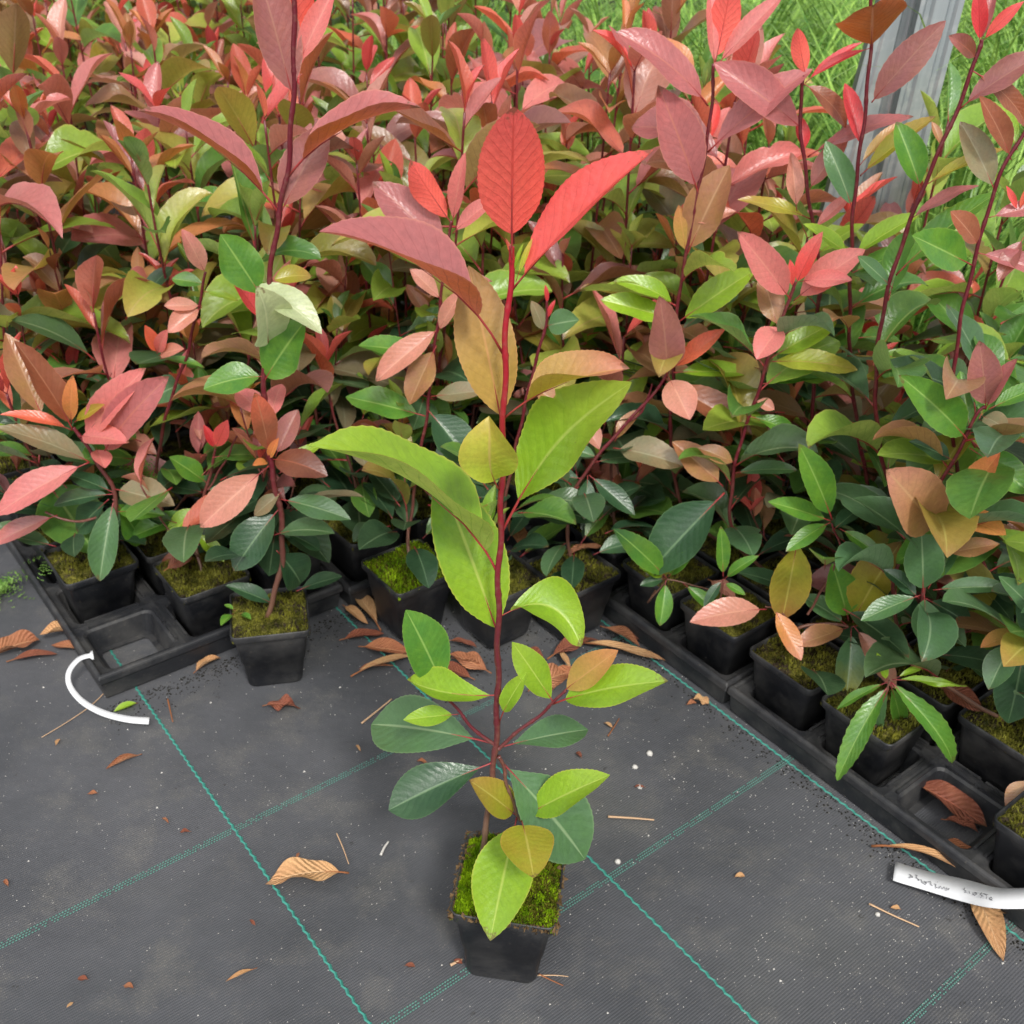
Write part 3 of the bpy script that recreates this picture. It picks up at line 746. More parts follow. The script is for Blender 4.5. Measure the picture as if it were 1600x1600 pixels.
# --- left, the tall one in the pot standing off the tray
plant('tallest photinia whip at left, its own pot standing on the cloth off the tray', 1.03, pot=(-.293, 1.030), rz=.25, seed=2, rads=.0033, low=4,
  stems=[[(-.003, -.008, 0), (440, 880), (438, 800), (426, 742), (414, 640), (413, 560), (416, 500), (423, 420), (437, 330), (450, 260), (458, 150), (460, 60), (456, -50)],
         [(436, 790), (430, 760), (420, 722), (418, 705)]],
  leaves=[(457, 150, 398, -60, .46, 'Q', 15, .0, dict(pet=.05)), (460, 120, 452, -75, .46, 'R', 10, -.01, dict(under=True, pet=.04, cup=.15)), (462, 110, 524, -20, .36, 'K', 20, .01, {}),
   (439, 338, 217, 173, .48, 'M', 74, -.02, dict(fold=.4, bend=.75, pet=.18, bk='B')), (451, 276, 658, 168, .46, 'M', 74, -.02, dict(fold=.4, bend=.8, pet=.16, bk='B')),
   (437, 336, 512, 195, .54, 'Q', 18, .03, {}), (413, 470, 344, 366, .66, 'G', 15, -.01, dict(peak=1.1)), (419, 545, 400, 447, .62, 'W', 30, -.05, dict(hook=.8)),
   (400, 446, 503, 522, .50, 'W', 30, -.03, dict(pet=.02, bend=.8)), (412, 598, 478, 500, .68, 'G', 22, -.01, dict(wave=.2)), (416, 588, 318, 608, .66, 'G', 35, -.02, dict(bend=.7)),  # first leaf in this row: glare is put into its pale grey-green colour
   (421, 440, 487, 432, .6, 'Y', 30, .02, dict(bend=1.0)),
   (422, 712, 398, 613, .44, 'B', 20, -.01, dict(bk='O', tk='C')), (424, 718, 512, 744, .55, 'I', 25, -.03, dict(bk='B', bend=1.0)), (420, 728, 313, 824, .50, 'S', 14, -.03, dict(pet=.14)),
   (442, 768, 397, 806, .50, 'U', 20, -.01, {}), (420, 718, 436, 684, .36, 'O', 20, -.01, {}), (418, 722, 394, 728, .4, 'O', 30, -.03, {}), (436, 795, 365, 892, .64, 'D', 18, -.04, dict(pet=.1)),
   (432, 860, 470, 912, .75, 'D', 22, .03, {}), (430, 714, 466, 640, .60, 'Q', 14, .03, {}), (438, 780, 548, 812, .42, 'E', 30, -.02, {}), (436, 740, 505, 690, .36, 'L', 30, .03, {}),
   (430, 945, 352, 915, .42, 'D', 30, -.01, {}), (440, 830, 500, 860, .5, 'D', 30, .02, {}), (424, 700, 398, 640, .3, 'C', 25, .01, {}), (420, 660, 440, 600, .55, 'K', 20, .05, {}), (418, 655, 370, 610, .5, 'K', 20, .05, {})])
# --- left, corner of the tray
plant('bushy photinia in the pot behind the empty tray cell, fan of bronze and pink leaves', 1.09, cell=(.0175, .437), seed=3, low=14, rads=.0030,
  stems=[[(178, 865), (178, 770), (150, 720), (116, 668)], [(178, 800), (120, 815), (70, 800)]],
  leaves=[(114, 672, 22, 532, .36, 'B', 20, -.02, dict(tk='B')), (70, 660, 8, 520, .42, 'T', 15, .04, {}), (112, 672, 0, 648, .28, 'C', 40, -.02, dict(bk='C', under=False, bend=.7)),
   (140, 722, -8, 668, .36, 'U', 35, -.03, dict(pet=.06)), (140, 722, -6, 805, .38, 'K', 30, -.04, dict(bend=.5)), (128, 690, 228, 575, .34, 'K', 22, -.01, dict(bk='O')), (160, 712, 264, 588, .40, 'M', 25, -.02, dict(bk='Y')),
   (122, 682, 202, 692, .42, 'K', 28, -.04, {}), (150, 700, 164, 732, .8, 'K', 20, -.03, {}), (112, 662, 114, 586, .32, 'O', 15, -.01, {}), (116, 660, 164, 632, .28, 'Y', 35, -.02, {}), (108, 656, 98, 622, .3, 'O', 20, 0, {}),
   (178, 764, 273, 790, .62, 'U', 25, -.03, dict(bk='E')), (177, 785, 156, 908, .50, 'E', 12, -.05, dict(pet=.05)), (178, 770, 100, 740, .42, 'D', 35, .02, {}), (178, 772, 84, 790, .4, 'D', 35, .0, {}),
   (176, 780, 220, 850, .5, 'G', 30, .03, {}), (180, 800, 258, 805, .5, 'G', 30, -.02, {}), (170, 780, 120, 830, .5, 'D', 25, .02, {}), (90, 805, -10, 850, .38, 'Q', 30, -.02, dict(tk='K')), (160, 730, 92, 700, .5, 'E', 30, .05, {})])
plant('photinia in the second pot of the lower left tray, crimson leaf pair on top', 1.12, cell=(.122, .330), seed=4, low=10, side=1, sideh=.34,
  stems=[[(305, 840), (322, 765), (333, 720), (338, 702)], [(325, 765), (352, 720), (372, 678)]],
  leaves=[(336, 702, 318, 664, .42, 'V', 15, 0, {}), (336, 702, 356, 656, .42, 'R', 15, -.01, {}), (325, 756, 264, 714, .56, 'G', 28, -.02, {}), (322, 765, 372, 770, .5, 'E', 30, 0, {}), (305, 830, 350, 878, .5, 'L', 20, -.02, {}),
   (310, 800, 200, 842, .42, 'G', 30, -.02, {}), (312, 790, 262, 840, .6, 'L', 26, -.03, {}), (320, 770, 268, 760, .5, 'D', 30, .03, {}), (310, 810, 345, 820, .6, 'D', 30, .0, {}), (312, 850, 250, 900, .5, 'I', 30, -.01, dict(bk='V'))])
# --- centre: two mossy pots standing on the cloth
plant('photinia in the very mossy pot left of the front stem, coral tuft on top', 1.15, cell=(.345, .185), seed=5, low=16, side=1, sideh=.3, moss=tuft_mesh('moss', 4000, 9, [M_MOSS, M_MOSSD], .002, .005, .0465, .085, .0008, 12, dens=lambda x, y: .6),
  stems=[[(638, 840), (652, 740), (668, 640), (682, 520), (694, 430), (706, 345)]],
  leaves=[(706, 350, 641, 252, .50, 'R', 14, -.01, dict(under=True, cup=.2)), (707, 352, 727, 238, .30, 'K', 20, -.01, {}), (704, 400, 582, 284, .50, 'M', 16, .02, {}), (707, 365, 775, 308, .42, 'K', 30, 0, dict(bk='R')), 
   (684, 515, 587, 596, .46, 'S', 22, -.03, dict(pet=.05)), (682, 540, 640, 632, .56, 'T', 20, -.02, {}), (684, 520, 725, 452, .4, 'S', 25, -.01, {}), (680, 560, 560, 540, .42, 'G', 35, .03, {}), (672, 620, 760, 610, .46, 'U', 30, -.01, {}),
   (668, 640, 738, 730, .70, 'D', 18, -.03, {}), (664, 650, 540, 620, .5, 'G', 32, .02, {}), (690, 470, 640, 420, .5, 'S', 30, 0, {}), (694, 440, 770, 440, .36, 'Q', 40, 0, {})])
plant('photinia in the pot straight behind the front plant, small dark red buds on top', 1.16, cell=(.430, .105), seed=6, low=20, side=1, sideh=.3,
  stems=[[(790, 780), (828, 600), (850, 520), (855, 470)]],
  leaves=[(855, 475, 852, 445, .3, 'V', 15, 0, {}), (854, 500, 868, 468, .3, 'V', 20, 0, {}), (852, 510, 905, 500, .8, 'E', 18, -.02, {}), (850, 520, 830, 470, .5, 'U', 25, 0, {}), (830, 600, 880, 640, .6, 'T', 20, -.02, {})])
plant('photinia leaning right in the mossy pot right of the front stem, mauve and orange tip', 1.14, cell=(.520, .060), seed=7, low=18,
  stems=[[(888, 790), (935, 712), (985, 655), (1030, 604), (1046, 578)], [(980, 660), (1005, 640), (1018, 600)]],
  leaves=[(1042, 590, 1030, 462, .46, 'Q', 15, -.02, {}), (1048, 578, 1134, 514, .36, 'C', 25, -.02, dict(bk='C')), (1052, 582, 1176, 583, .40, 'L', 45, 0, {}), (1044, 588, 1078, 656, .78, 'S', 15, -.05, {}), (1040, 600, 1175, 680, .44, 'B', 26, -.04, dict(tk='B')),
   (1046, 580, 1048, 524, .26, 'O', 20, 0, {}), (958, 700, 1067, 728, .56, 'U', 28, -.04, dict(bk='E')), (918, 742, 912, 812, .46, 'D', 15, -.04, {}), (920, 742, 992, 805, .42, 'D', 20, -.03, {}), (935, 715, 880, 700, .5, 'E', 30, 0, {}),
   (912, 748, 830, 742, .46, 'D', 30, -.01, {}), (960, 690, 1000, 640, .5, 'T', 30, .02, {}), (940, 710, 900, 640, .5, 'S', 20, .03, {}), (905, 760, 862, 810, .42, 'D', 20, -.03, {})])
# --- right block
plant('tall photinia right of centre, red tip and big mauve leaves reaching the top edge', 1.19, cell=(.737, -.013), seed=8, low=10, side=2, sideh=.34, rads=.0025,
  stems=[[(1048, 700), (1052, 600), (1060, 470), (1072, 400), (1092, 290), (1108, 200), (1116, 100)]],
  leaves=[(1117, 100, 1143, -28, .50, 'R', 8, 0, dict(under=True, cup=.15, fold=.1)), (1116, 108, 1110, -20, .3, 'K', 20, .02, {}), (1118, 105, 1226, -10, .30, 'K', 25, 0, {}), (1106, 165, 962, 50, .40, 'M', 40, -.01, dict(bend=.7, bk='V')), (1092, 305, 1028, 133, .46, 'M', 12, -.01, dict(wave=.05)),
   (1106, 238, 1270, 108, .40, 'M', 42, -.02, dict(bk='B', bend=.4)), (1073, 400, 1140, 258, .58, 'T', 18, 0, {}), (1072, 398, 1060, 320, .5, 'A', 24, 0, {}), (1058, 505, 1182, 420, .40, 'L', 25, -.03, {}), (1056, 480, 958, 440, .4, 'L', 40, 0, dict(bend=1.1)), (1056, 500, 938, 468, .44, 'L', 34, 0, {}),
   (1056, 560, 1010, 500, .4, 'G', 30, 0, {}), (1080, 350, 1150, 330, .5, 'S', 30, 0, {})])
plant('tall photinia with one small bright red upright tip leaf, left of the steel uprights', 1.17, cell=(.844, -.120), seed=9, low=8, side=2, sideh=.36, rads=.0025,
  stems=[[(1272, 560), (1282, 430), (1268, 340), (1252, 210), (1252, 140), (1258, 118)]],
  leaves=[(1260, 122, 1246, 44, .46, 'R', 10, 0, dict(under=True)), (1258, 130, 1348, 66, .22, 'V', 40, 0, {}), (1252, 200, 1115, 98, .46, 'M', 22, .01, dict(pet=.04)), (1253, 130, 1322, 200, .40, 'B', 40, 0, dict(bend=1.0, bk='O')), (1262, 245, 1428, 182, .30, 'M', 55, -.02, dict(bk='B', bend=.6)),
   (1257, 240, 1246, 180, .5, 'V', 20, .02, {}), (1262, 300, 1326, 215, .46, 'Q', 25, 0, dict(tk='K')), (1266, 342, 1152, 312, .30, 'Y', 45, 0, {}), (1270, 360, 1335, 300, .34, 'K', 30, 0, {}), (1245, 330, 1236, 238, .42, 'S', 15, .02, {}), (1275, 400, 1350, 350, .4, 'L', 40, 0, {})])
plant('photinia right of centre with a cluster of glossy pink leaves at mid height', 1.08, cell=(.737, -.120), seed=10, low=10, side=1, sideh=.3,
  stems=[[(1148, 730), (1182, 620), (1214, 520), (1234, 470), (1242, 440)]],
  leaves=[(1236, 470, 1152, 362, .42, 'K', 15, -.02, dict(tk='K')), (1242, 448, 1286, 362, .40, 'R', 20, -.01, dict(tk='K')), (1240, 470, 1352, 390, .50, 'K', 25, -.02, dict(tk='K')), (1250, 440, 1332, 438, .42, 'K', 30, -.04, {}), (1238, 450, 1234, 405, .3, 'R', 20, -.01, {}),
   (1216, 515, 1190, 425, .56, 'T', 14, .03, {}), (1222, 508, 1182, 562, .72, 'K', 20, -.04, {}), (1204, 560, 1308, 502, .48, 'L', 25, .02, {}), (1206, 565, 1340, 578, .38, 'J', 35, -.02, dict(pet=.04)), (1180, 625, 1210, 640, .8, 'S', 20, -.01, {}),
   (1146, 740, 1246, 735, .36, 'E', 40, -.02, {}), (1150, 725, 1090, 700, .5, 'T', 25, 0, {}), (1130, 760, 1050, 690, .55, 'T', 20, .02, {}), (1132, 770, 1010, 900, .58, 'D', 20, -.03, {}), (1190, 600, 1280, 590, .36, 'G', 45, .02, {}), (1170, 650, 1250, 680, .4, 'G', 35, 0, {})])
plant('tall photinia in front of the steel uprights with a wide bronze leaf capping it', 1.12, cell=(.844, -.236), seed=11, low=8, side=2, sideh=.36, rads=.0025,
  stems=[[(1330, 400), (1336, 300), (1350, 190), (1360, 80), (1362, -20)]],
  leaves=[(1362, 75, 1364, 8, 1.0, 'B', 10, -.06, dict(under=True, fold=.1, pet=.08, bk='B')), (1360, 75, 1270, 120, .24, 'V', 40, 0, {}), (1362, 160, 1478, 32, .40, 'Q', 15, -.02, dict(pet=.04)), (1344, 275, 1462, 182, .36, 'Y', 45, -.02, dict(bk='Y')), (1346, 235, 1320, 130, .34, 'V', 20, .04, {}),
   (1342, 260, 1410, 190, .3, 'A', 40, .02, {}), (1333, 330, 1290, 220, .44, 'E', 15, .02, {}), (1330, 405, 1440, 335, .42, 'L', 45, -.02, {}), (1330, 400, 1255, 350, .4, 'L', 45, 0, {}), (1326, 430, 1450, 400, .4, 'G', 40, 0, dict(bend=1.0)), (1360, 60, 1363, 20, .25, 'O', 20, 0, {})])
plant('tall slanting photinia whip at the top right, red tuft in front of the grass', 1.02, cell=(.844, -.343), seed=12, low=8, side=2, sideh=.34, rads=.0025,
  stems=[[(1440, 300), (1488, 190), (1528, 85), (1533, 62)]],
  leaves=[(1531, 70, 1528, -25, .34, 'V', 15, 0, {}), (1534, 66, 1600, 2, .34, 'R', 20, -.01, {}), (1532, 68, 1556, -20, .34, 'M', 15, .01, {}), (1526, 92, 1482, 56, .52, 'I', 30, -.01, dict(bend=.6, tk='M')), (1500, 170, 1640, 78, .40, 'Q', 35, -.02, {}), (1518, 110, 1605, 200, .30, 'B', 40, .01, dict(bk='B', bend=.8)),
   (1440, 300, 1400, 190, .54, 'G', 18, .02, {}), (1442, 292, 1572, 232, .26, 'Y', 50, -.02, dict(bk='Y')), (1420, 345, 1530, 290, .30, 'M', 50, 0, {}), (1400, 430, 1560, 300, .34, 'G', 45, -.02, dict(bend=.4)), (1395, 450, 1340, 400, .4, 'E', 30, 0, {}), (1388, 470, 1420, 360, .5, 'G', 15, .05, {}), (1470, 230, 1456, 190, .4, 'T', 30, .01, {})])
plant('photinia with coral tip leaning in from the right edge, its mauve leaves beside the grass', .96, cell=(.844, -.450), seed=13, low=8, side=2, sideh=.34,
  stems=[[(1530, 380), (1560, 280), (1598, 210), (1610, 180)]],
  leaves=[(1530, 385, 1485, 330, .6, 'B', 25, 0, {}), (1545, 340, 1640, 320, .4, 'M', 30, 0, {}), (1555, 300, 1500, 190, .46, 'U', 18, .02, {}), (1580, 250, 1530, 150, .4, 'B', 30, 0, {}), (1590, 235, 1560, 165, .4, 'L', 30, .03, {}), (1520, 415, 1425, 368, .46, 'G', 22, -.04, {}), (1526, 395, 1640, 430, .4, 'M', 30, -.02, {}), (1590, 330, 1572, 290, .3, 'R', 20, 0, {}), (1592, 330, 1612, 285, .3, 'C', 20, 0, {}), (1600, 370, 1560, 440, .5, 'Q', 20, -.02, {})])
plant('photinia at right with a mauve upright leaf above green ones, behind the orange tipped shoot', .93, cell=(.737, -.343), seed=14, low=12, side=1, sideh=.3,
  stems=[[(1440, 800), (1478, 740), (1505, 690), (1528, 645), (1540, 635)]],
  leaves=[(1540, 640, 1530, 532, .46, 'Q', 12, -.01, {}), (1534, 650, 1574, 672, .75, 'U', 28, -.03, {}), (1512, 688, 1404, 586, .42, 'G', 18, -.02, {}), (1544, 640, 1640, 600, .42, 'G', 32, 0, {}), (1516, 680, 1500, 580, .6, 'G', 15, .04, {}), (1530, 655, 1560, 590, .6, 'G', 15, .04, {}), (1515, 700, 1610, 770, .60, 'G', 22, -.03, {}), (1490, 720, 1420, 690, .5, 'D', 30, 0, {}), (1480, 740, 1560, 760, .4, 'D', 30, 0, {}), (1540, 640, 1590, 560, .34, 'M', 30, -.02, {})])
plant('photinia at right with an orange pair of tip leaves and a round tan leaf', .90, cell=(.737, -.450), seed=15, low=10,
  stems=[[(1440, 945), (1466, 860), (1486, 812), (1500, 790)]],
  leaves=[(1467, 832, 1384, 734, .62, 'T', 15, -.03, dict(tk='S')), (1498, 796, 1563, 706, .42, 'O', 18, -.02, dict(tk='C')), (1498, 796, 1504, 740, .34, 'O', 20, -.01, {}), (1494, 806, 1572, 836, .56, 'O', 28, -.05, dict(tk='O')), (1476, 866, 1562, 850, .46, 'T', 25, -.02, {}), (1442, 930, 1438, 812, .46, 'E', 14, -.01, {}), (1458, 922, 1578, 918, .36, 'E', 30, -.02, dict(wave=.05)),
   (1444, 928, 1450, 1014, .66, 'E', 12, -.05, dict(wave=.05)), (1438, 930, 1345, 970, .42, 'E', 26, -.02, {}), (1450, 920, 1500, 850, .42, 'E', 22, .02, {}), (1436, 935, 1380, 890, .5, 'D', 30, .02, {}), (1446, 935, 1520, 980, .5, 'D', 26, 0, {}), (1480, 830, 1400, 880, .5, 'G', 30, .03, {}), (1490, 815, 1580, 790, .4, 'A', 30, .02, {})])
plant('photinia at the right tray corner, low rosette of salmon and olive leaves over the rim', .98, cell=(.630, -.236), seed=16, low=4,
  stems=[[(1245, 985), (1290, 975), (1326, 978)], [(1250, 990), (1220, 955), (1195, 948)], [(1262, 960), (1310, 870), (1300, 818)]],
  leaves=[(1333, 972, 1408, 846, .50, 'Y', 14, -.01, dict(tk='B')), (1326, 970, 1300, 880, .58, 'G', 14, 0, dict(tk='G')), (1326, 980, 1242, 1010, .48, 'T', 24, -.03, dict(tk='S')), (1334, 978, 1399, 1076, .40, 'S', 18, -.05, dict(tk='S')), (1330, 982, 1322, 1090, .56, 'E', 12, -.05, dict(tk='Y')), (1208, 948, 1252, 1032, .44, 'O', 18, -.04, dict(tk='S')), (1198, 952, 1078, 972, .42, 'S', 24, -.03, {}),
   (1246, 845, 1222, 970, .52, 'Y', 14, 0, dict(tk='B', pet=.04)), (1300, 812, 1248, 693, .36, 'G', 16, -.02, {}), (1298, 814, 1200, 784, .38, 'G', 30, -.01, {}), (1298, 816, 1228, 862, .38, 'G', 24, -.03, {}), (1312, 826, 1382, 876, .36, 'G', 24, -.04, dict(tk='D')), (1330, 980, 1420, 960, .4, 'E', 30, .02, {}), (1322, 976, 1250, 930, .5, 'E', 30, .02, {}), (1335, 850, 1400, 850, .5, 'Y', 30, .03, {}), (1300, 830, 1350, 790, .5, 'D', 30, .03, {})])
plant('willow-like seedling in a square pot at right, drooping long narrow toothed green leaves', .885, cell=(.630, -.343), seed=17, rads=.0016, name='potted_seedling', group=None,
  stems=[[(1385, 1085), (1390, 1064)]],
  leaves=[(1386, 1074, 1308, 1220, .26, 'G', 16, -.05, dict(pet=.03, bend=.7, teeth=.02)), (1392, 1066, 1488, 1192, .26, 'G', 20, -.03, dict(pet=.04, bend=1.3, teeth=.02)), (1388, 1076, 1346, 1198, .24, 'E', 14, -.01, dict(pet=.04, bend=.5)), (1386, 1066, 1308, 1108, .24, 'G', 30, 0, {}), (1394, 1062, 1512, 1072, .18, 'L', 30, -.02, dict(twist=2.5, wave=.5)), (1390, 1066, 1408, 1138, .28, 'G', 18, .01, {}), (1386, 1064, 1370, 1020, .3, 'L', 20, 0, {}), (1400, 1060, 1450, 1040, .25, 'L', 30, .01, {})])
plant('small glossy seedling left of the right tray pots, five pointed green leaves in a star', 1.05, cell=(.630, -.013), seed=18, rads=.0015, name='potted_seedling', group=None,
  stems=[[(1030, 920), (1042, 905)], [(1042, 905), (1075, 912), (1120, 925)]],
  leaves=[(1042, 904, 958, 826, .34, 'G', 20, -.02, dict(tk='D')), (1040, 906, 1031, 978, .52, 'G', 12, -.03, {}), (1044, 902, 1088, 860, .40, 'G', 24, -.01, {}), (1038, 903, 998, 886, .38, 'L', 30, -.01, {}), (1040, 904, 1000, 915, .5, 'D', 25, -.01, {}), (1068, 912, 1122, 960, .40, 'G', 22, -.02, {})])
plant('small seedling with thin upright green leaves, right of the star-shaped seedling', 1.0, cell=(.630, -.120), seed=19, rads=.0014, name='potted_seedling', group=None,
  stems=[[(1128, 925), (1130, 905)]],
  leaves=[(1130, 902, 1126, 822, .30, 'G', 15, 0, {}), (1132, 905, 1186, 868, .34, 'G', 25, -.01, {}), (1130, 905, 1100, 950, .4, 'D', 25, -.02, {}), (1130, 910, 1165, 930, .4, 'G', 25, -.02, {})])
plant('low plant at the right edge, its round tan leaf hanging over the pot rim', .80, cell=(.630, -.557), seed=20, rads=.0022, low=0,
  stems=[[(1620, 1200), (1640, 1150)]],
  leaves=[(1612, 1215, 1578, 1272, .8, 'T', 16, -.02, {}), (1640, 1150, 1600, 1130, .5, 'E', 20, 0, {})])
plant('photinia at the right edge behind the empty cell, dark round green leaves hanging low', .86, cell=(.737, -.557), seed=21, low=6,
  stems=[[(1600, 1000), (1640, 940)]],
  leaves=[(1600, 985, 1532, 1012, .46, 'A', 25, -.02, {}), (1585, 1000, 1545, 1078, .62, 'E', 14, -.03, {}), (1600, 1010, 1575, 1130, .60, 'D', 14, -.02, {}), (1610, 1000, 1590, 920, .4, 'D', 20, 0, {}), (1620, 960, 1560, 900, .4, 'E', 20, 0, {})])
plant('photinia left of the tallest whip, salmon leaves stacked up its thin shoot', 1.17, cell=(.122, .437), seed=22, low=12, side=1, sideh=.32, tones=('pink',),
  stems=[[(262, 640), (290, 560), (312, 470), (322, 425)]],
  leaves=[(322, 430, 284, 358, .48, 'S', 14, 0, dict(tk='K')), (322, 445, 268, 436, .6, 'G', 30, 0, {}), (318, 455, 372, 470, .36, 'L', 45, 0, {}), (316, 478, 256, 478, .55, 'S', 30, -.02, {}), (316, 480, 262, 520, .6, 'S', 24, -.03, {}), (246, 553, 226, 508, .42, 'C', 18, -.02, {}), (246, 553, 262, 515, .4, 'K', 18, -.02, {}), (248, 556, 288, 545, .4, 'S', 30, -.03, {}), (250, 560, 320, 575, .30, 'G', 45, 0, {})])

# ------------------------------------------------------------------ the rest of the bed, pot by pot
def inbed(u, v):
    if u < .3: return v > .27
    if u < .577: return v > .24
    return True
CELLS = []
us = [-.036 + PIT * (i + .5) for i in range(3)] + [.300 + PIT * (i + .5) for i in range(2)] + [.5235] + [.577 + PIT * (i + .5) for i in range(3)] + [.915 + PIT * (i + .5) for i in range(2)]
vs = []
for u in us:
    if u < .25: b0 = [.276, .826, 1.38, 1.93, 2.48]
    elif u < .57: b0 = [.262, .812, 1.37, 1.92, 2.47]
    else: b0 = [-.722, -.172, .378, .93, 1.48, 2.03]
    for b in b0:
        for k in range(5): CELLS.append((u, b + PIT * (k + .5)))
def where(px, py, Y):
    col = 'at the left edge' if px < 220 else 'left of the tallest whip' if px < 450 else 'just right of the tallest whip' if px < 620 else 'directly behind the front plant' if px < 900 else 'right of the front plant' if px < 1180 else 'near the steel uprights' if px < 1400 else 'at the right edge'
    row = 'front rows' if Y < 1.3 else 'second rows' if Y < 1.5 else 'middle rows' if Y < 1.75 else 'back rows' if Y < 2.15 else 'far rows' if Y < 2.55 else 'farthest rows'
    return row, col
TONEW = {'red': 'red', 'pink': 'pink', 'orange': 'orange', 'green': 'green'}
count = 0
for ci, (u, v) in enumerate(sorted(CELLS, key=lambda c: mw(*c).y)):
    if any(abs(u - a) < .05 and abs(v - b) < .05 for a, b in CLAIM): continue
    if abs(u - .0175) < .03 and v < .35: continue                     # the open cell at left
    if abs(u - .630) < .03 and abs(v + .4545) < .05: continue          # the open cell at right
    c = mw(u, v)
    r = random.Random(int(ci * 131 + 17))
    hgt = r.choice([r.uniform(.50, .60), r.uniform(.56, .68), r.uniform(.40, .52)]) * (.93 + .07 * min(1, max(0, (c.y - 1))))
    if c.y < 1.15: hgt *= .62
    elif c.y < 1.28: hgt *= .8
    if u > .7 and v > -.03 and c.y > 1.25: hgt = max(hgt, r.uniform(.57, .69))
    if u > 1.0 and v > 1.2 and v < 1.5: continue
    if u > .85 and v < -.2: hgt *= .86
    tx, ty = proj(Vector((c.x, c.y, hgt))); bx, by = proj(Vector((c.x, c.y, .1)))
    if not (-170 < tx < 1770) or by < -60 or ty > 1500: continue
    if ty < -190 and by < 300 and c.y < 2: continue
    if c.y > 3.2: continue
    if c.y > 2.0: hgt = max(hgt, .5) * 1.06
    if 1265 < tx < 1480: hgt *= .78
    front = c.y < 1.25; far = c.y > 1.85; mid = not front and not far
    tone = r.choice(['red', 'red', 'pink', 'red', 'orange', 'green', 'green', 'pink'])
    row, col = where(tx, ty, c.y); size = 'short' if hgt < .47 else 'tall' if hgt > .60 else 'medium'
    root = thing('potted_photinia', 'potted photinia', 'potted plant', c, 'potted photinia plants of the nursery bed')
    if not far: add_pot_local(root, .008, TH + r.uniform(-.06, .06), None, front or c.y < 1.4)
    zv = .34 if far else .18 if mid else 0
    lean = Vector((r.uniform(-.05, .05), r.uniform(-.05, .03), 0))
    ln = 'left-leaning' if lean.x < -.017 else 'right-leaning' if lean.x > .017 else 'upright'
    root['label'] = f'{size} {ln} {TONEW[tone]}-tipped photinia in the {row}, {col}'
    p0 = Vector((c.x, c.y, .09)); p3 = Vector((c.x, c.y, hgt)) + lean; p1 = p0.lerp(p3, .35) + Vector((r.uniform(-.015, .015), r.uniform(-.015, .015), 0)); p2 = p0.lerp(p3, .7) + lean * .1
    shoot(root, [p0, p1, p2, p3], r, .0023, hgt, tone, zv, 1.0, 'stem', .034 if far else .029, r.uniform(.108, .138))
    ns = r.choice((1, 2, 2, 3)) if far else r.choice((2, 3, 3))
    side_shoots(root, c, r, ns, hgt * .78, ['red', 'pink', 'orange', 'green', 'green'], zv)
    if mid: low_foliage(root, c, r, 7, .17, .38, L=.095)
    elif front: low_foliage(root, c, r, 20, .12, .26)
    count += 1
print('crowd plants', count)

# ------------------------------------------------------------------ steel uprights
def channel(parent, b0, b1, t0, t1, depth=.018):
    """Folded steel strip between a left edge b0-t0 and a right edge b1-t1, with two shallow ribs and returned flanges."""
    prof = [(0, 1.0), (0, 0), (.10, 0), (.17, .28), (.27, .28), (.34, 0), (.64, 0), (.71, .28), (.81, .28), (.88, 0), (1, 0), (1, 1.0)]
    V = []; Fc = []; n = len(prof); m = 6
    for k in range(m + 1):
        A = b0.lerp(t0, k / m); B = b1.lerp(t1, k / m); nr = Vector((0, 1, 0))
        for s, d in prof: V.append(A.lerp(B, s) + nr * d * depth)
        for s, d in prof[::-1]: V.append(A.lerp(B, s) + nr * (d * depth + .0022))
    nn = 2 * n
    for k in range(m):
        for j in range(nn):
            j2 = (j + 1) % nn; Fc.append((k * nn + j, k * nn + j2, (k + 1) * nn + j2, (k + 1) * nn + j))
    Fc.append(tuple(range(nn))[::-1]); Fc.append(tuple(m * nn + j for j in range(nn)))
    return mesh('channel', V, Fc, M_GALV, smooth=False)
def edge(xa, ya, xb, yb, Y):
    a = ony(xa, ya, Y); b = ony(xb, yb, Y); d = (b - a) / (b.z - a.z)
    return a - d * a.z, a + d * (2.2 - a.z)
YP = 1.56
for lab, (l, r_), yy in (('grey galvanised steel upright standing behind the bed, left one of the pair', ((1375, 0, 1296, 292), (1436, 0, 1372, 292)), YP + .03), ('grey galvanised steel upright standing behind the bed, wider right one of the pair', ((1440, 0, 1373, 292), (1508, 0, 1431, 292)), YP)):
    b0, t0 = edge(*l, yy); b1, t1 = edge(*r_, yy)
    t = thing('steel_upright', lab, 'post', (b0 + b1) / 2, 'galvanised steel uprights')
    o = link('channel', channel(None, b0, b1, t0, t1)); o.parent = t; o.matrix_parent_inverse = Matrix.Translation(-Vector(t.location))

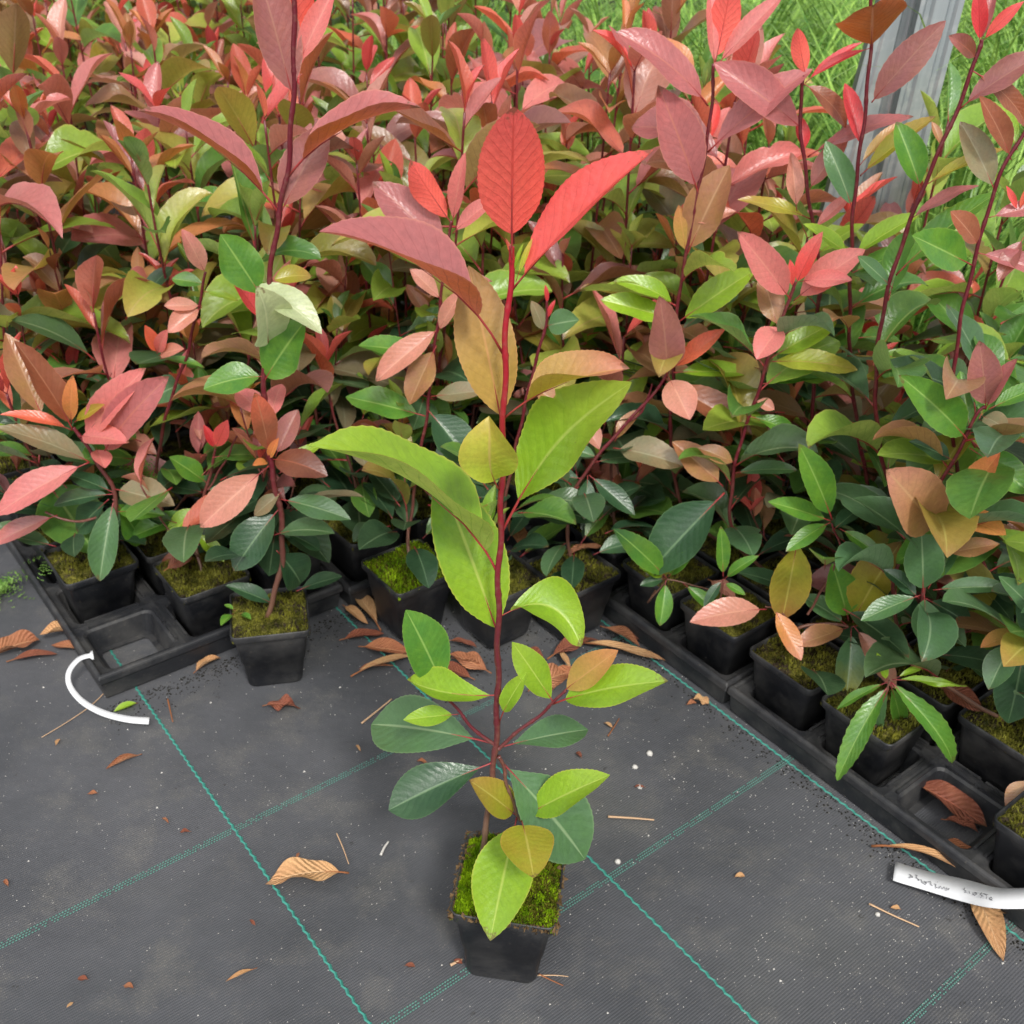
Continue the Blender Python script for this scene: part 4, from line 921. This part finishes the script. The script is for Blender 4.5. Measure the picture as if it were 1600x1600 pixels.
# ------------------------------------------------------------------ long grass behind the bed
def grass():
    r = np.random.default_rng(2); V = []; Fc = []
    clumps = []
    for u in np.arange(1.58, 4.6, .50):
        for v in np.arange(-1.8, 2.6, .50):
            q = mw(u + r.uniform(-.08, .08), v + r.uniform(-.08, .08)); 
            x, y = proj(q + Vector((0, 0, .4)))
            if -150 < x < 1850 and y > -500: clumps.append(q)
    for u in np.arange(-.3, 1.3, .3):
        for v in np.arange(3.3, 4.6, .42): clumps.append(mw(u + r.uniform(-.1, .1), v + r.uniform(-.1, .1)))
    S = 9
    for q in clumps:
        nt = 26 if q.y < 3.2 else 18
        for j in range(nt):
            a0 = r.uniform(0, 2 * math.pi); l0 = r.uniform(.08, .55); d0 = r.uniform(1.3, 2.5); L0 = r.uniform(.65, 1.05); ox, oy = r.normal(size=2) * .05
            for k in range(13):
                a = a0 + r.normal() * .16; L = L0 * r.uniform(.75, 1.15); lean = l0 + r.normal() * .07; droop = d0 + r.normal() * .25
                bx, by = r.normal(size=2) * .012; w_ = r.uniform(.0018, .0038)
                x = q.x + bx + ox; y = q.y + by + oy; z = 0.; an = lean; i0 = len(V); hd = a
                for s in range(S + 1):
                    ww = w_ * (1 - (s / S) ** 2) + .0003
                    px_, py_ = -math.sin(hd) * ww, math.cos(hd) * ww
                    V.append((x - px_, y - py_, max(z, .004))); V.append((x + px_, y + py_, max(z, .004) + ww * .4))
                    st = L / S; x += math.cos(hd) * math.sin(an) * st; y += math.sin(hd) * math.sin(an) * st; z += math.cos(an) * st
                    an += droop / S * (.35 + 1.3 * s / S); hd += r.normal() * .03
                for s in range(S): Fc.append((i0 + 2 * s, i0 + 2 * s + 1, i0 + 2 * s + 3, i0 + 2 * s + 2))
    o = link('grass', mesh('grass', V, Fc, M_GRASS)); o['kind'] = 'stuff'; o['label'] = 'mass of long arching bright green grass behind the bed'
    print('grass', len(Fc))
grass()

# ------------------------------------------------------------------ litter on the cloth
UPV = Vector((0, 0, 1))
def litter(label, ax, ay, bx, by, wr, key, z=.005, roll=0, group='dead leaves lying on the ground cloth', cat='dead leaf', seed=0, lift=0., **kw):
    B = onz(ax, ay, z); T = onz(bx, by, z + lift); r = random.Random(seed + ax)
    d = dict(fold=.2, cup=r.uniform(.2, .8), bend=r.uniform(.2, .9), twist=r.uniform(-.6, .6), wave=r.uniform(.1, .3), pet=.12, teeth=.002, petr=.014, nx=26, ny=5); d.update(kw)
    X = (T - B).normalized(); S = X.cross(UPV).normalized(); N = UPV * math.cos(math.radians(roll)) + S * math.sin(math.radians(roll))
    c = (B + T) / 2; root_loc = Vector((c.x, c.y, 0))
    me = leafmesh(wr=wr, mat=M_DRY, petmat=M_CHIP, seed=seed + int(ax), **d)
    o = link('dead_leaf', me, None, frame(B, T, N)); paint(o, key, jit=.08)
    return tag(o, label, cat, group)
L_ = litter
L_('speckled tan dead leaf lying across the teal cord left of the front pot', 545, 1364, 414, 1382, .46, 'H', .006, wave=.3, notch=.06)
L_('rolled orange brown dead leaf alone between the white label strip and the cord line', 222, 1178, 165, 1202, .42, 'N', .006, cup=1.5)
L_('thin curled tan dead leaf near the bottom edge left of the cord', 402, 1512, 352, 1534, .26, 'H', .004, cup=1.2)
L_('small crumpled rust coloured dead leaf in front of the pot off the tray', 410, 1103, 470, 1107, .5, 'I', .005, wave=.6, notch=.1)
L_('large orange brown dead leaf at the left edge below the tray', -20, 1030, 62, 1000, .7, 'N', .008, cup=.7)
L_('dark maroon dead leaf under the orange one at the left edge', 10, 1034, 90, 1022, .3, 'I', .004)
L_('round pale tan dead leaf against the corner of the left tray', 118, 985, 62, 992, .8, 'H', .014, roll=20)
L_('narrow orange dead leaf poking from under the left tray rim', 140, 1018, 80, 1008, .35, 'N', .005)
L_('pale dead leaf standing between the left tray and the pot off the tray', 302, 1052, 345, 1028, .6, 'H', .006, roll=-20)
L_('long tan strap-like dead leaf beside the mossy pot, pointing towards the tray', 595, 985, 548, 918, .28, 'H', .006)
L_('long pale straw dead leaf left of the front stem, below the mossy pot', 548, 1057, 650, 1026, .17, 'H', .005, cup=.4)
L_('brown dead leaf under the long pale one left of the front stem', 560, 1010, 640, 1020, .5, 'N', .009, roll=10)
L_('dark red brown dead leaf behind the pale one left of the front stem', 530, 1000, 600, 990, .4, 'I', .006)
L_('orange brown dead leaf touching the front stem on its left', 768, 1052, 702, 1022, .42, 'N', .012, roll=-15)
L_('rusty dead leaf lower left of the front stem', 742, 1062, 680, 1040, .5, 'I', .006)
L_('orange dead leaf right of the front stem behind the small lime leaf', 825, 1080, 895, 1050, .55, 'N', .008, roll=15)
L_('pale narrow dead leaf in the middle right of the front stem', 870, 1010, 892, 1048, .2, 'H', .010)
L_('long pale strap-like dead leaf between the front plant and the right tray', 900, 1003, 1040, 1032, .17, 'H', .008, cup=.4)
L_('curled brown dead leaf at the end of the tray, right of the front plant', 938, 978, 1000, 1010, .4, 'N', .010, cup=1.0)
L_('brown dead leaf behind the curled one right of the front plant', 855, 1030, 935, 1000, .42, 'I', .008)
L_('pale brown crumb of dead leaf beside the right tray end', 1080, 1092, 1108, 1100, .8, 'H', .006, wave=.5)
L_('narrow red brown dead leaf along the right tray rim', 1280, 1205, 1330, 1244, .2, 'I', .005)
L_('dark orange dead leaf half under the right tray rim above the white label', 1468, 1312, 1530, 1348, .46, 'N', .004)
L_('yellow tan dead leaf under the white label, its tip curled down', 1508, 1362, 1568, 1502, .34, 'H', .003, bend=.3, twist=.4)
L_('folded light brown dead leaf under the right end of the white label', 1495, 1402, 1592, 1432, .40, 'H', .004, seed=4)
L_('long thin pinkish dead strip running under the white label', 1362, 1322, 1540, 1384, .12, 'H', .004, cup=.5, bend=1.2)
L_('reddish brown dead leaf filling the empty cell of the right tray', 1420, 1218, 1542, 1292, .52, 'I', .020, roll=10, bend=.3, group='dead leaves caught among the pots', lift=-.006)
L_('dark curled dead leaf under the reddish one in the empty cell', 1470, 1280, 1530, 1302, .5, 'I', .010, group='dead leaves caught among the pots')
L_('red brown dead leaf lying on the soil behind the willow-like seedling', 1462, 1072, 1535, 1112, .55, 'I', .105, roll=20, group='dead leaves caught among the pots')
L_('brick red dead leaf on the soil of the second pot at lower left', 256, 892, 300, 868, .6, 'I', .115, roll=30, group='dead leaves caught among the pots')
L_('orange dead leaf hanging on the pot rim behind the front stem', 950, 856, 885, 868, .42, 'N', .105, roll=10, group='dead leaves caught among the pots')
L_('tan dead leaf standing among the pots right of the front stem', 812, 862, 800, 815, .5, 'N', .11, roll=20, group='dead leaves caught among the pots')
L_('reddish dead leaf pair at the foot of the right block of plants', 1140, 850, 1196, 856, .45, 'I', .11, group='dead leaves caught among the pots')
L_('pale dead leaf in the second pot of the right tray', 1106, 905, 1150, 935, .5, 'S', .11, roll=20, group='dead leaves caught among the pots')
L_('small green fallen leaf beside the end of the white strip at left', 180, 1112, 216, 1100, .5, 'L', .004, cat='fallen leaf', group='fallen green leaves', dry=None) if False else None
o = link('fallen_leaf', leafmesh(wr=.5, seed=5, pet=.06), None, frame(onz(216, 1098, .004), onz(178, 1112, .003), UPV)); paint(o, 'L'); tag(o, 'small green fallen leaf beside the white label strip at left', 'fallen leaf')
for k_, (a_, b_, c_, d_, w_, key_, lb_) in enumerate([
  (640, 1030, 700, 1006, .5, 'N', 'curled brown dead leaf left of the front stem, behind the long pale one'), (705, 1028, 760, 1046, .6, 'N', 'orange brown dead leaf lying beneath the left leaves of the front plant'),
  (905, 1040, 860, 1082, .5, 'N', 'orange brown dead leaf behind the bronze leaf of the front plant'), (960, 985, 1000, 1000, .55, 'I', 'dark dead leaf against the end of the right tray'),
  (535, 945, 575, 975, .35, 'H', 'tan dead leaf by the foot of the very mossy pot'), (700, 1000, 745, 1012, .45, 'I', 'dark dead leaf in front of the middle pots'), (615, 1040, 560, 1046, .3, 'N', 'thin brown dead leaf beside the long pale leaf'),
  (820, 1012, 850, 1030, .5, 'I', 'small rusty dead leaf right of the front stem'), (1465, 1330, 1500, 1348, .5, 'N', 'small brown dead leaf by the tray above the white label'), (25, 1012, -10, 1024, .6, 'N', 'brown dead leaf half out of view at the left edge')]):
    L_(lb_, a_, b_, c_, d_, w_, key_, .006 + .002 * (k_ % 3), roll=rnd.uniform(-20, 20), seed=60 + k_, cup=.8)
rd2 = random.Random(12)
CH = [(145, 1240), (258, 1282), (290, 1300), (10, 1380), (395, 1442), (110, 1570), (200, 1542), (130, 1530), (465, 1338), (90, 1160), (715, 1503), (950, 1133), (1400, 1420), (1155, 1370), (1000, 1230), (905, 1180), (660, 1190), (1080, 1100), (1330, 1150), (560, 1170), (975, 1090), (640, 1510)]
for i, (x, y) in enumerate(CH):
    a = rd2.uniform(0, 6.28); dx, dy = 9 * math.cos(a), 6 * math.sin(a)
    L_('tiny scrap of brown dead leaf on the ground cloth', x - dx, y - dy, x + dx, y + dy, rd2.uniform(.4, .8), rd2.choice('NHNI'), .003, seed=i, group='tiny leaf scraps scattered over the cloth', cat='leaf scrap', nx=8, ny=2)
def stick(label, pts, rad, m=M_STRAW, z=.003):
    P = smoothpath([onz(x, y, z + (p[0] if p else 0)) for x, y, *p in pts], 5)
    v, f = tube(P, [rad * (1 - .4 * i / len(P)) for i in range(len(P))], 5)
    o = link('dry_stalk', mesh('dry_stalk', v, f, m)); return tag(o, label, 'stalk', 'dry stalks on the ground cloth')
stick('short pale stalk on the cloth right of the front plant', [(950, 1276), (985, 1278), (1022, 1281)], .0014)
stick('thin straw stalk on the cloth left of the white label', [(1358, 1412), (1395, 1430), (1436, 1448)], .0011)
stick('long thin dry straws reaching from the left tray corner over the cloth', [(182, 1062), (145, 1100), (105, 1128), (65, 1152)], .0007)
stick('reddish stalk standing near the cord below the left tray', [(262, 1092), (266, 1110), (270, 1128)], .0011, M_CHIP)
stick('pale straw beside the lower left leaf of the front plant', [(565, 1130), (590, 1110), (612, 1092)], .0012)
stick('tiny straw left of the front pot', [(526, 1302), (536, 1325), (545, 1350)], .0007)
stick('white bent seed husk left of the front pot', [(595, 1336), (600, 1325), (607, 1315)], .0016, M_GRIT)
stick('thin root trailing from the base of the front pot', [(840, 1524), (870, 1524), (888, 1526)], .0006)
stick('brown root hanging over the side of the front pot', [(842, 1522), (858, 1530), (880, 1540)], .0008, M_CHIP)
stick('pale straw right of the small lime leaf', [(950, 1150), (960, 1135), (968, 1122)], .0009, M_CHIP)
stick('short brown stick by the foot of the front pot', [(704, 1508), (712, 1504), (722, 1499)], .0016, M_STRAW)

def grit():
    r = np.random.default_rng(6); V = []; Fc = []
    n = 0
    while n < 2000:
        # more of it to the right and close to the camera
        u, v = r.uniform(-.9, .62), r.uniform(-.9, .5); p = mw(u, v)
        x, y = proj(p)
        if not (-50 < x < 1650 and 950 < y < 1680): continue
        wgt = .18 + .8 * (max(0, x - 700) / 900) ** 1.5
        if .5 * math.sin(p.x * 23 + math.sin(p.y * 31)) + .5 * math.sin(p.y * 27 + 1 + p.x * 11) > .2: wgt *= 1.6
        if r.uniform() > wgt: continue
        s = r.uniform(.0004, .00095) * (2.1 if r.uniform() < .03 else 1); i = len(V)
        V += [(p.x + s * r.uniform(.6, 1), p.y, .0002), (p.x - s * .5, p.y + s * .8, .0002), (p.x - s * .6, p.y - s * .7, .0002), (p.x + s * .2 * r.normal(), p.y, s * r.uniform(.8, 1.3))]
        Fc += [(i, i + 1, i + 3), (i + 1, i + 2, i + 3), (i + 2, i, i + 3)]; n += 1
    o = link('grit', mesh('grit', V, Fc, M_GRIT, smooth=False)); o['kind'] = 'stuff'
grit()
# crumbs of peat along the pots and trays
def crumbs():
    r = np.random.default_rng(8); V = []; Fc = []
    for k in range(2600):
        if k % 3 == 0: p = mw(r.uniform(.28, .60), r.normal() * .05 + .10)
        elif k % 3 == 1: p = mw(.565 + abs(r.normal()) * -.012, r.uniform(-.75, .1))
        else: p = mw(r.uniform(-.05, .33), .262 - abs(r.normal()) * .02)
        s = r.uniform(.0006, .0018); i = len(V)
        V += [(p.x + s, p.y, .0002), (p.x - s * .5, p.y + s * .8, .0002), (p.x - s * .6, p.y - s * .7, .0002), (p.x, p.y, s)]
        Fc += [(i, i + 1, i + 3), (i + 1, i + 2, i + 3), (i + 2, i, i + 3)]
    o = link('peat_crumbs', mesh('peat_crumbs', V, Fc, M_DIRT, smooth=False)); o['kind'] = 'stuff'
crumbs()
for i, (x, y, s) in enumerate([(1015, 1179, .0045), (992, 1200, .004), (965, 1348, .004), (999, 1231, .004), (1371, 1430, .003), (1398, 1180, .003)]):
    p = onz(x, y, 0); rr = random.Random(i)
    rings = [[p + Vector((math.cos(k * 1.047) * s * q * rr.uniform(.7, 1.1), math.sin(k * 1.047) * s * q * rr.uniform(.7, 1.1), s * h)) for k in range(6)] for q, h in ((.8, .05), (1, .4), (.7, .9), (.3, 1.1))]
    v, f = loft(rings, True, True); o = link('pebble', mesh('pebble', v, f, M_GRIT)); tag(o, 'tiny white pebble on the black cloth right of the front plant', 'pebble', 'tiny white pebbles on the cloth')

# ------------------------------------------------------------------ white label strips
def ribbon(name, pts, widths, th=.0005, m=M_WHITE):
    V = []; Fc = []
    for p, wv in zip(pts, widths):
        n = Vector((0, 0, 1)); V += [p - wv, p + wv, p + wv + n * th, p - wv + n * th]
    for i in range(len(pts) - 1):
        for k in range(4):
            k2 = (k + 1) % 4; Fc.append((i * 4 + k, i * 4 + k2, i * 4 + 4 + k2, i * 4 + 4 + k))
    Fc += [(3, 2, 1, 0), tuple((len(pts) - 1) * 4 + k for k in range(4))]
    return mesh(name, V, Fc, m)
pp = smoothpath([onz(146, 1024, .046), onz(124, 1030, .044), onz(108, 1050, .036), onz(109, 1072, .026), onz(128, 1096, .016), onz(160, 1114, .011), onz(198, 1124, .009), onz(233, 1127, .008)], 6)
ws = []
for i, p in enumerate(pp):
    t = i / (len(pp) - 1); d = (pp[min(i + 1, len(pp) - 1)] - pp[max(i - 1, 0)]).normalized()
    sd = d.cross(Vector((0, 0, 1))).normalized()
    ws.append(d.cross((CP - p).normalized() + Vector((0, -.3, .2))).normalized() * (.0052 if i < 2 else .0025 + .0015 * t))
o = link('plant_label', ribbon('plant_label', pp, ws, .0007)); tag(o, 'white plastic label strip bent in an arc from the left tray corner to the cloth', 'plant label')
root = thing('plant_label', 'white paper label strip with faint pencil writing lying at the lower right', 'plant label', onz(1500, 1390, 0))
tl = [((1399, 1347), (1395, 1376)), ((1450, 1362), (1444, 1391)), ((1510, 1375), (1504, 1409)), ((1556, 1387), (1550, 1419)), ((1600, 1388), (1598, 1420)), ((1650, 1384), (1652, 1416))]
TZ = (.010, .014, .024, .040, .050, .054)
A_ = smoothpath([onz(*a, TZ[i]) for i, (a, b) in enumerate(tl)], 5); B_ = smoothpath([onz(*b, TZ[i]) for i, (a, b) in enumerate(tl)], 5)
me = ribbon('strip', [(a + b) / 2 for a, b in zip(A_, B_)], [(a - b) / 2 for a, b in zip(A_, B_)], .0006)
link('strip', me, root, Matrix.Identity(4))
# pencil strokes, drawn in crop pixels of the strip (seven to one photo pixel)
S_ = [[(300, 480), (318, 500), (292, 522), (340, 512), (300, 480)], [(368, 488), (388, 492), (376, 520), (412, 548), (398, 552)], [(428, 540), (438, 560), (446, 580)],
      [(470, 562), (458, 585), (478, 600), (492, 580), (476, 562)], [(478, 572), (500, 568)], [(505, 570), (536, 560), (545, 600), (560, 612)], [(580, 590), (604, 596), (590, 618), (612, 632), (588, 638)], [(618, 566), (622, 570)],
      [(632, 640), (655, 612), (668, 650), (692, 625), (705, 652)], [(712, 668), (720, 632), (736, 662), (748, 640)],
      [(930, 636), (915, 655), (940, 668), (928, 690), (950, 690)], [(975, 672), (985, 702)], [(1030, 680), (1018, 706), (1042, 722), (1062, 700), (1040, 682)], [(1030, 694), (1062, 690)],
      [(1120, 690), (1098, 708), (1124, 724), (1106, 748)], [(1140, 700), (1190, 712)], [(1168, 708), (1176, 735), (1172, 760)], [(1212, 748), (1230, 740), (1240, 760), (1218, 776), (1208, 758), (1240, 778)]]
V = []; Fc = []
def strip_z(x, y): return .0088 + .001 * (x - 1399) / 50 - .0007 * max(0, y - 1350 - (x - 1399) * .25) / 10
for st in S_:
    P = [onz(1380 + x / 7.273, 1300 + y / 7.273, 0) for x, y in st]
    P2 = []
    for (x, y), p in zip(st, P):
        X_, Y_ = 1380 + x / 7.273, 1300 + y / 7.273
        # height of the strip under this point, found from its two edges
        best = min(range(len(A_)), key=lambda k: abs(proj((A_[k] + B_[k]) / 2)[0] - X_)); q = onz(X_, Y_, (A_[best].z + B_[best].z) / 2 + .0016)
        P2.append(q)
    v, f = tube(P2, [.00042] * len(P2), 4); k0 = len(V); V += v; Fc += [tuple(k + k0 for k in q) for q in f]
link('writing', mesh('writing', V, Fc, M_INK), root, Matrix.Identity(4))

# ------------------------------------------------------------------ small weeds
def weed(label, loc, n, spread, h, seed, leaf=.006):
    r = random.Random(seed); V = []; Fc = []
    root = thing('fern_weed', label, 'weed', loc, 'small weeds')
    for k in range(n):
        a = r.uniform(0, 6.28); L = r.uniform(.5, 1) * spread; p = Vector((0, 0, 0)); el = r.uniform(.5, 1.2)
        for s in range(7):
            d = Vector((math.cos(a) * math.cos(el), math.sin(a) * math.cos(el), math.sin(el))); p = p + d * (L / 7); p.z = max(p.z, .004) if h == 0 else p.z; el -= .25
            sd = Vector((-math.sin(a), math.cos(a), 0))
            for sg in (-1, 1):
                sz = leaf * (1 - s / 9) * r.uniform(.7, 1.2); i = len(V); q = p + sd * sg * sz; o_ = Vector((0, 0, r.uniform(-.4, .4) * sz))
                V += [p, p + sd * sg * sz * .6 + d * sz * .45 + o_, q + sd * sg * sz * .5 + o_, p + sd * sg * sz * .6 - d * sz * .45 + o_]; Fc.append((i, i + 1, i + 2, i + 3))
    o = link('fronds', mesh('fronds', V, Fc, M_WEED)); o.parent = root; o['kind'] = 'stuff'
weed('light green ferny weed on the cloth at the left edge', onz(0, 930, 0), 34, .07, 0, 1, .005)
weed('light green ferny weed growing by the corner pot at lower left', onz(90, 880, .05), 26, .06, 1, 2, .005)
weed('feathery bright green weed sprouting among the leaves behind the corner pot at lower left', ony(215, 745, 1.16), 30, .055, 1, 3, .005)
pw = thing('clover_weed', 'tiny two-leaved green sprout at the rim of the pot off the tray', 'weed', Vector((-.325, .985, .09)), 'small weeds')
for (a, b, c_, d_) in ((366, 958, 345, 978), (368, 955, 350, 945), (374, 958, 392, 968)):
    o = link('leaf', leafmesh(wr=.5, seed=a, pet=.2, nx=10, ny=3), pw, frame(onz(a, b, .095), onz(c_, d_, .098), UPV)); paint(o, 'G')
print('objects', len(bpy.data.objects))
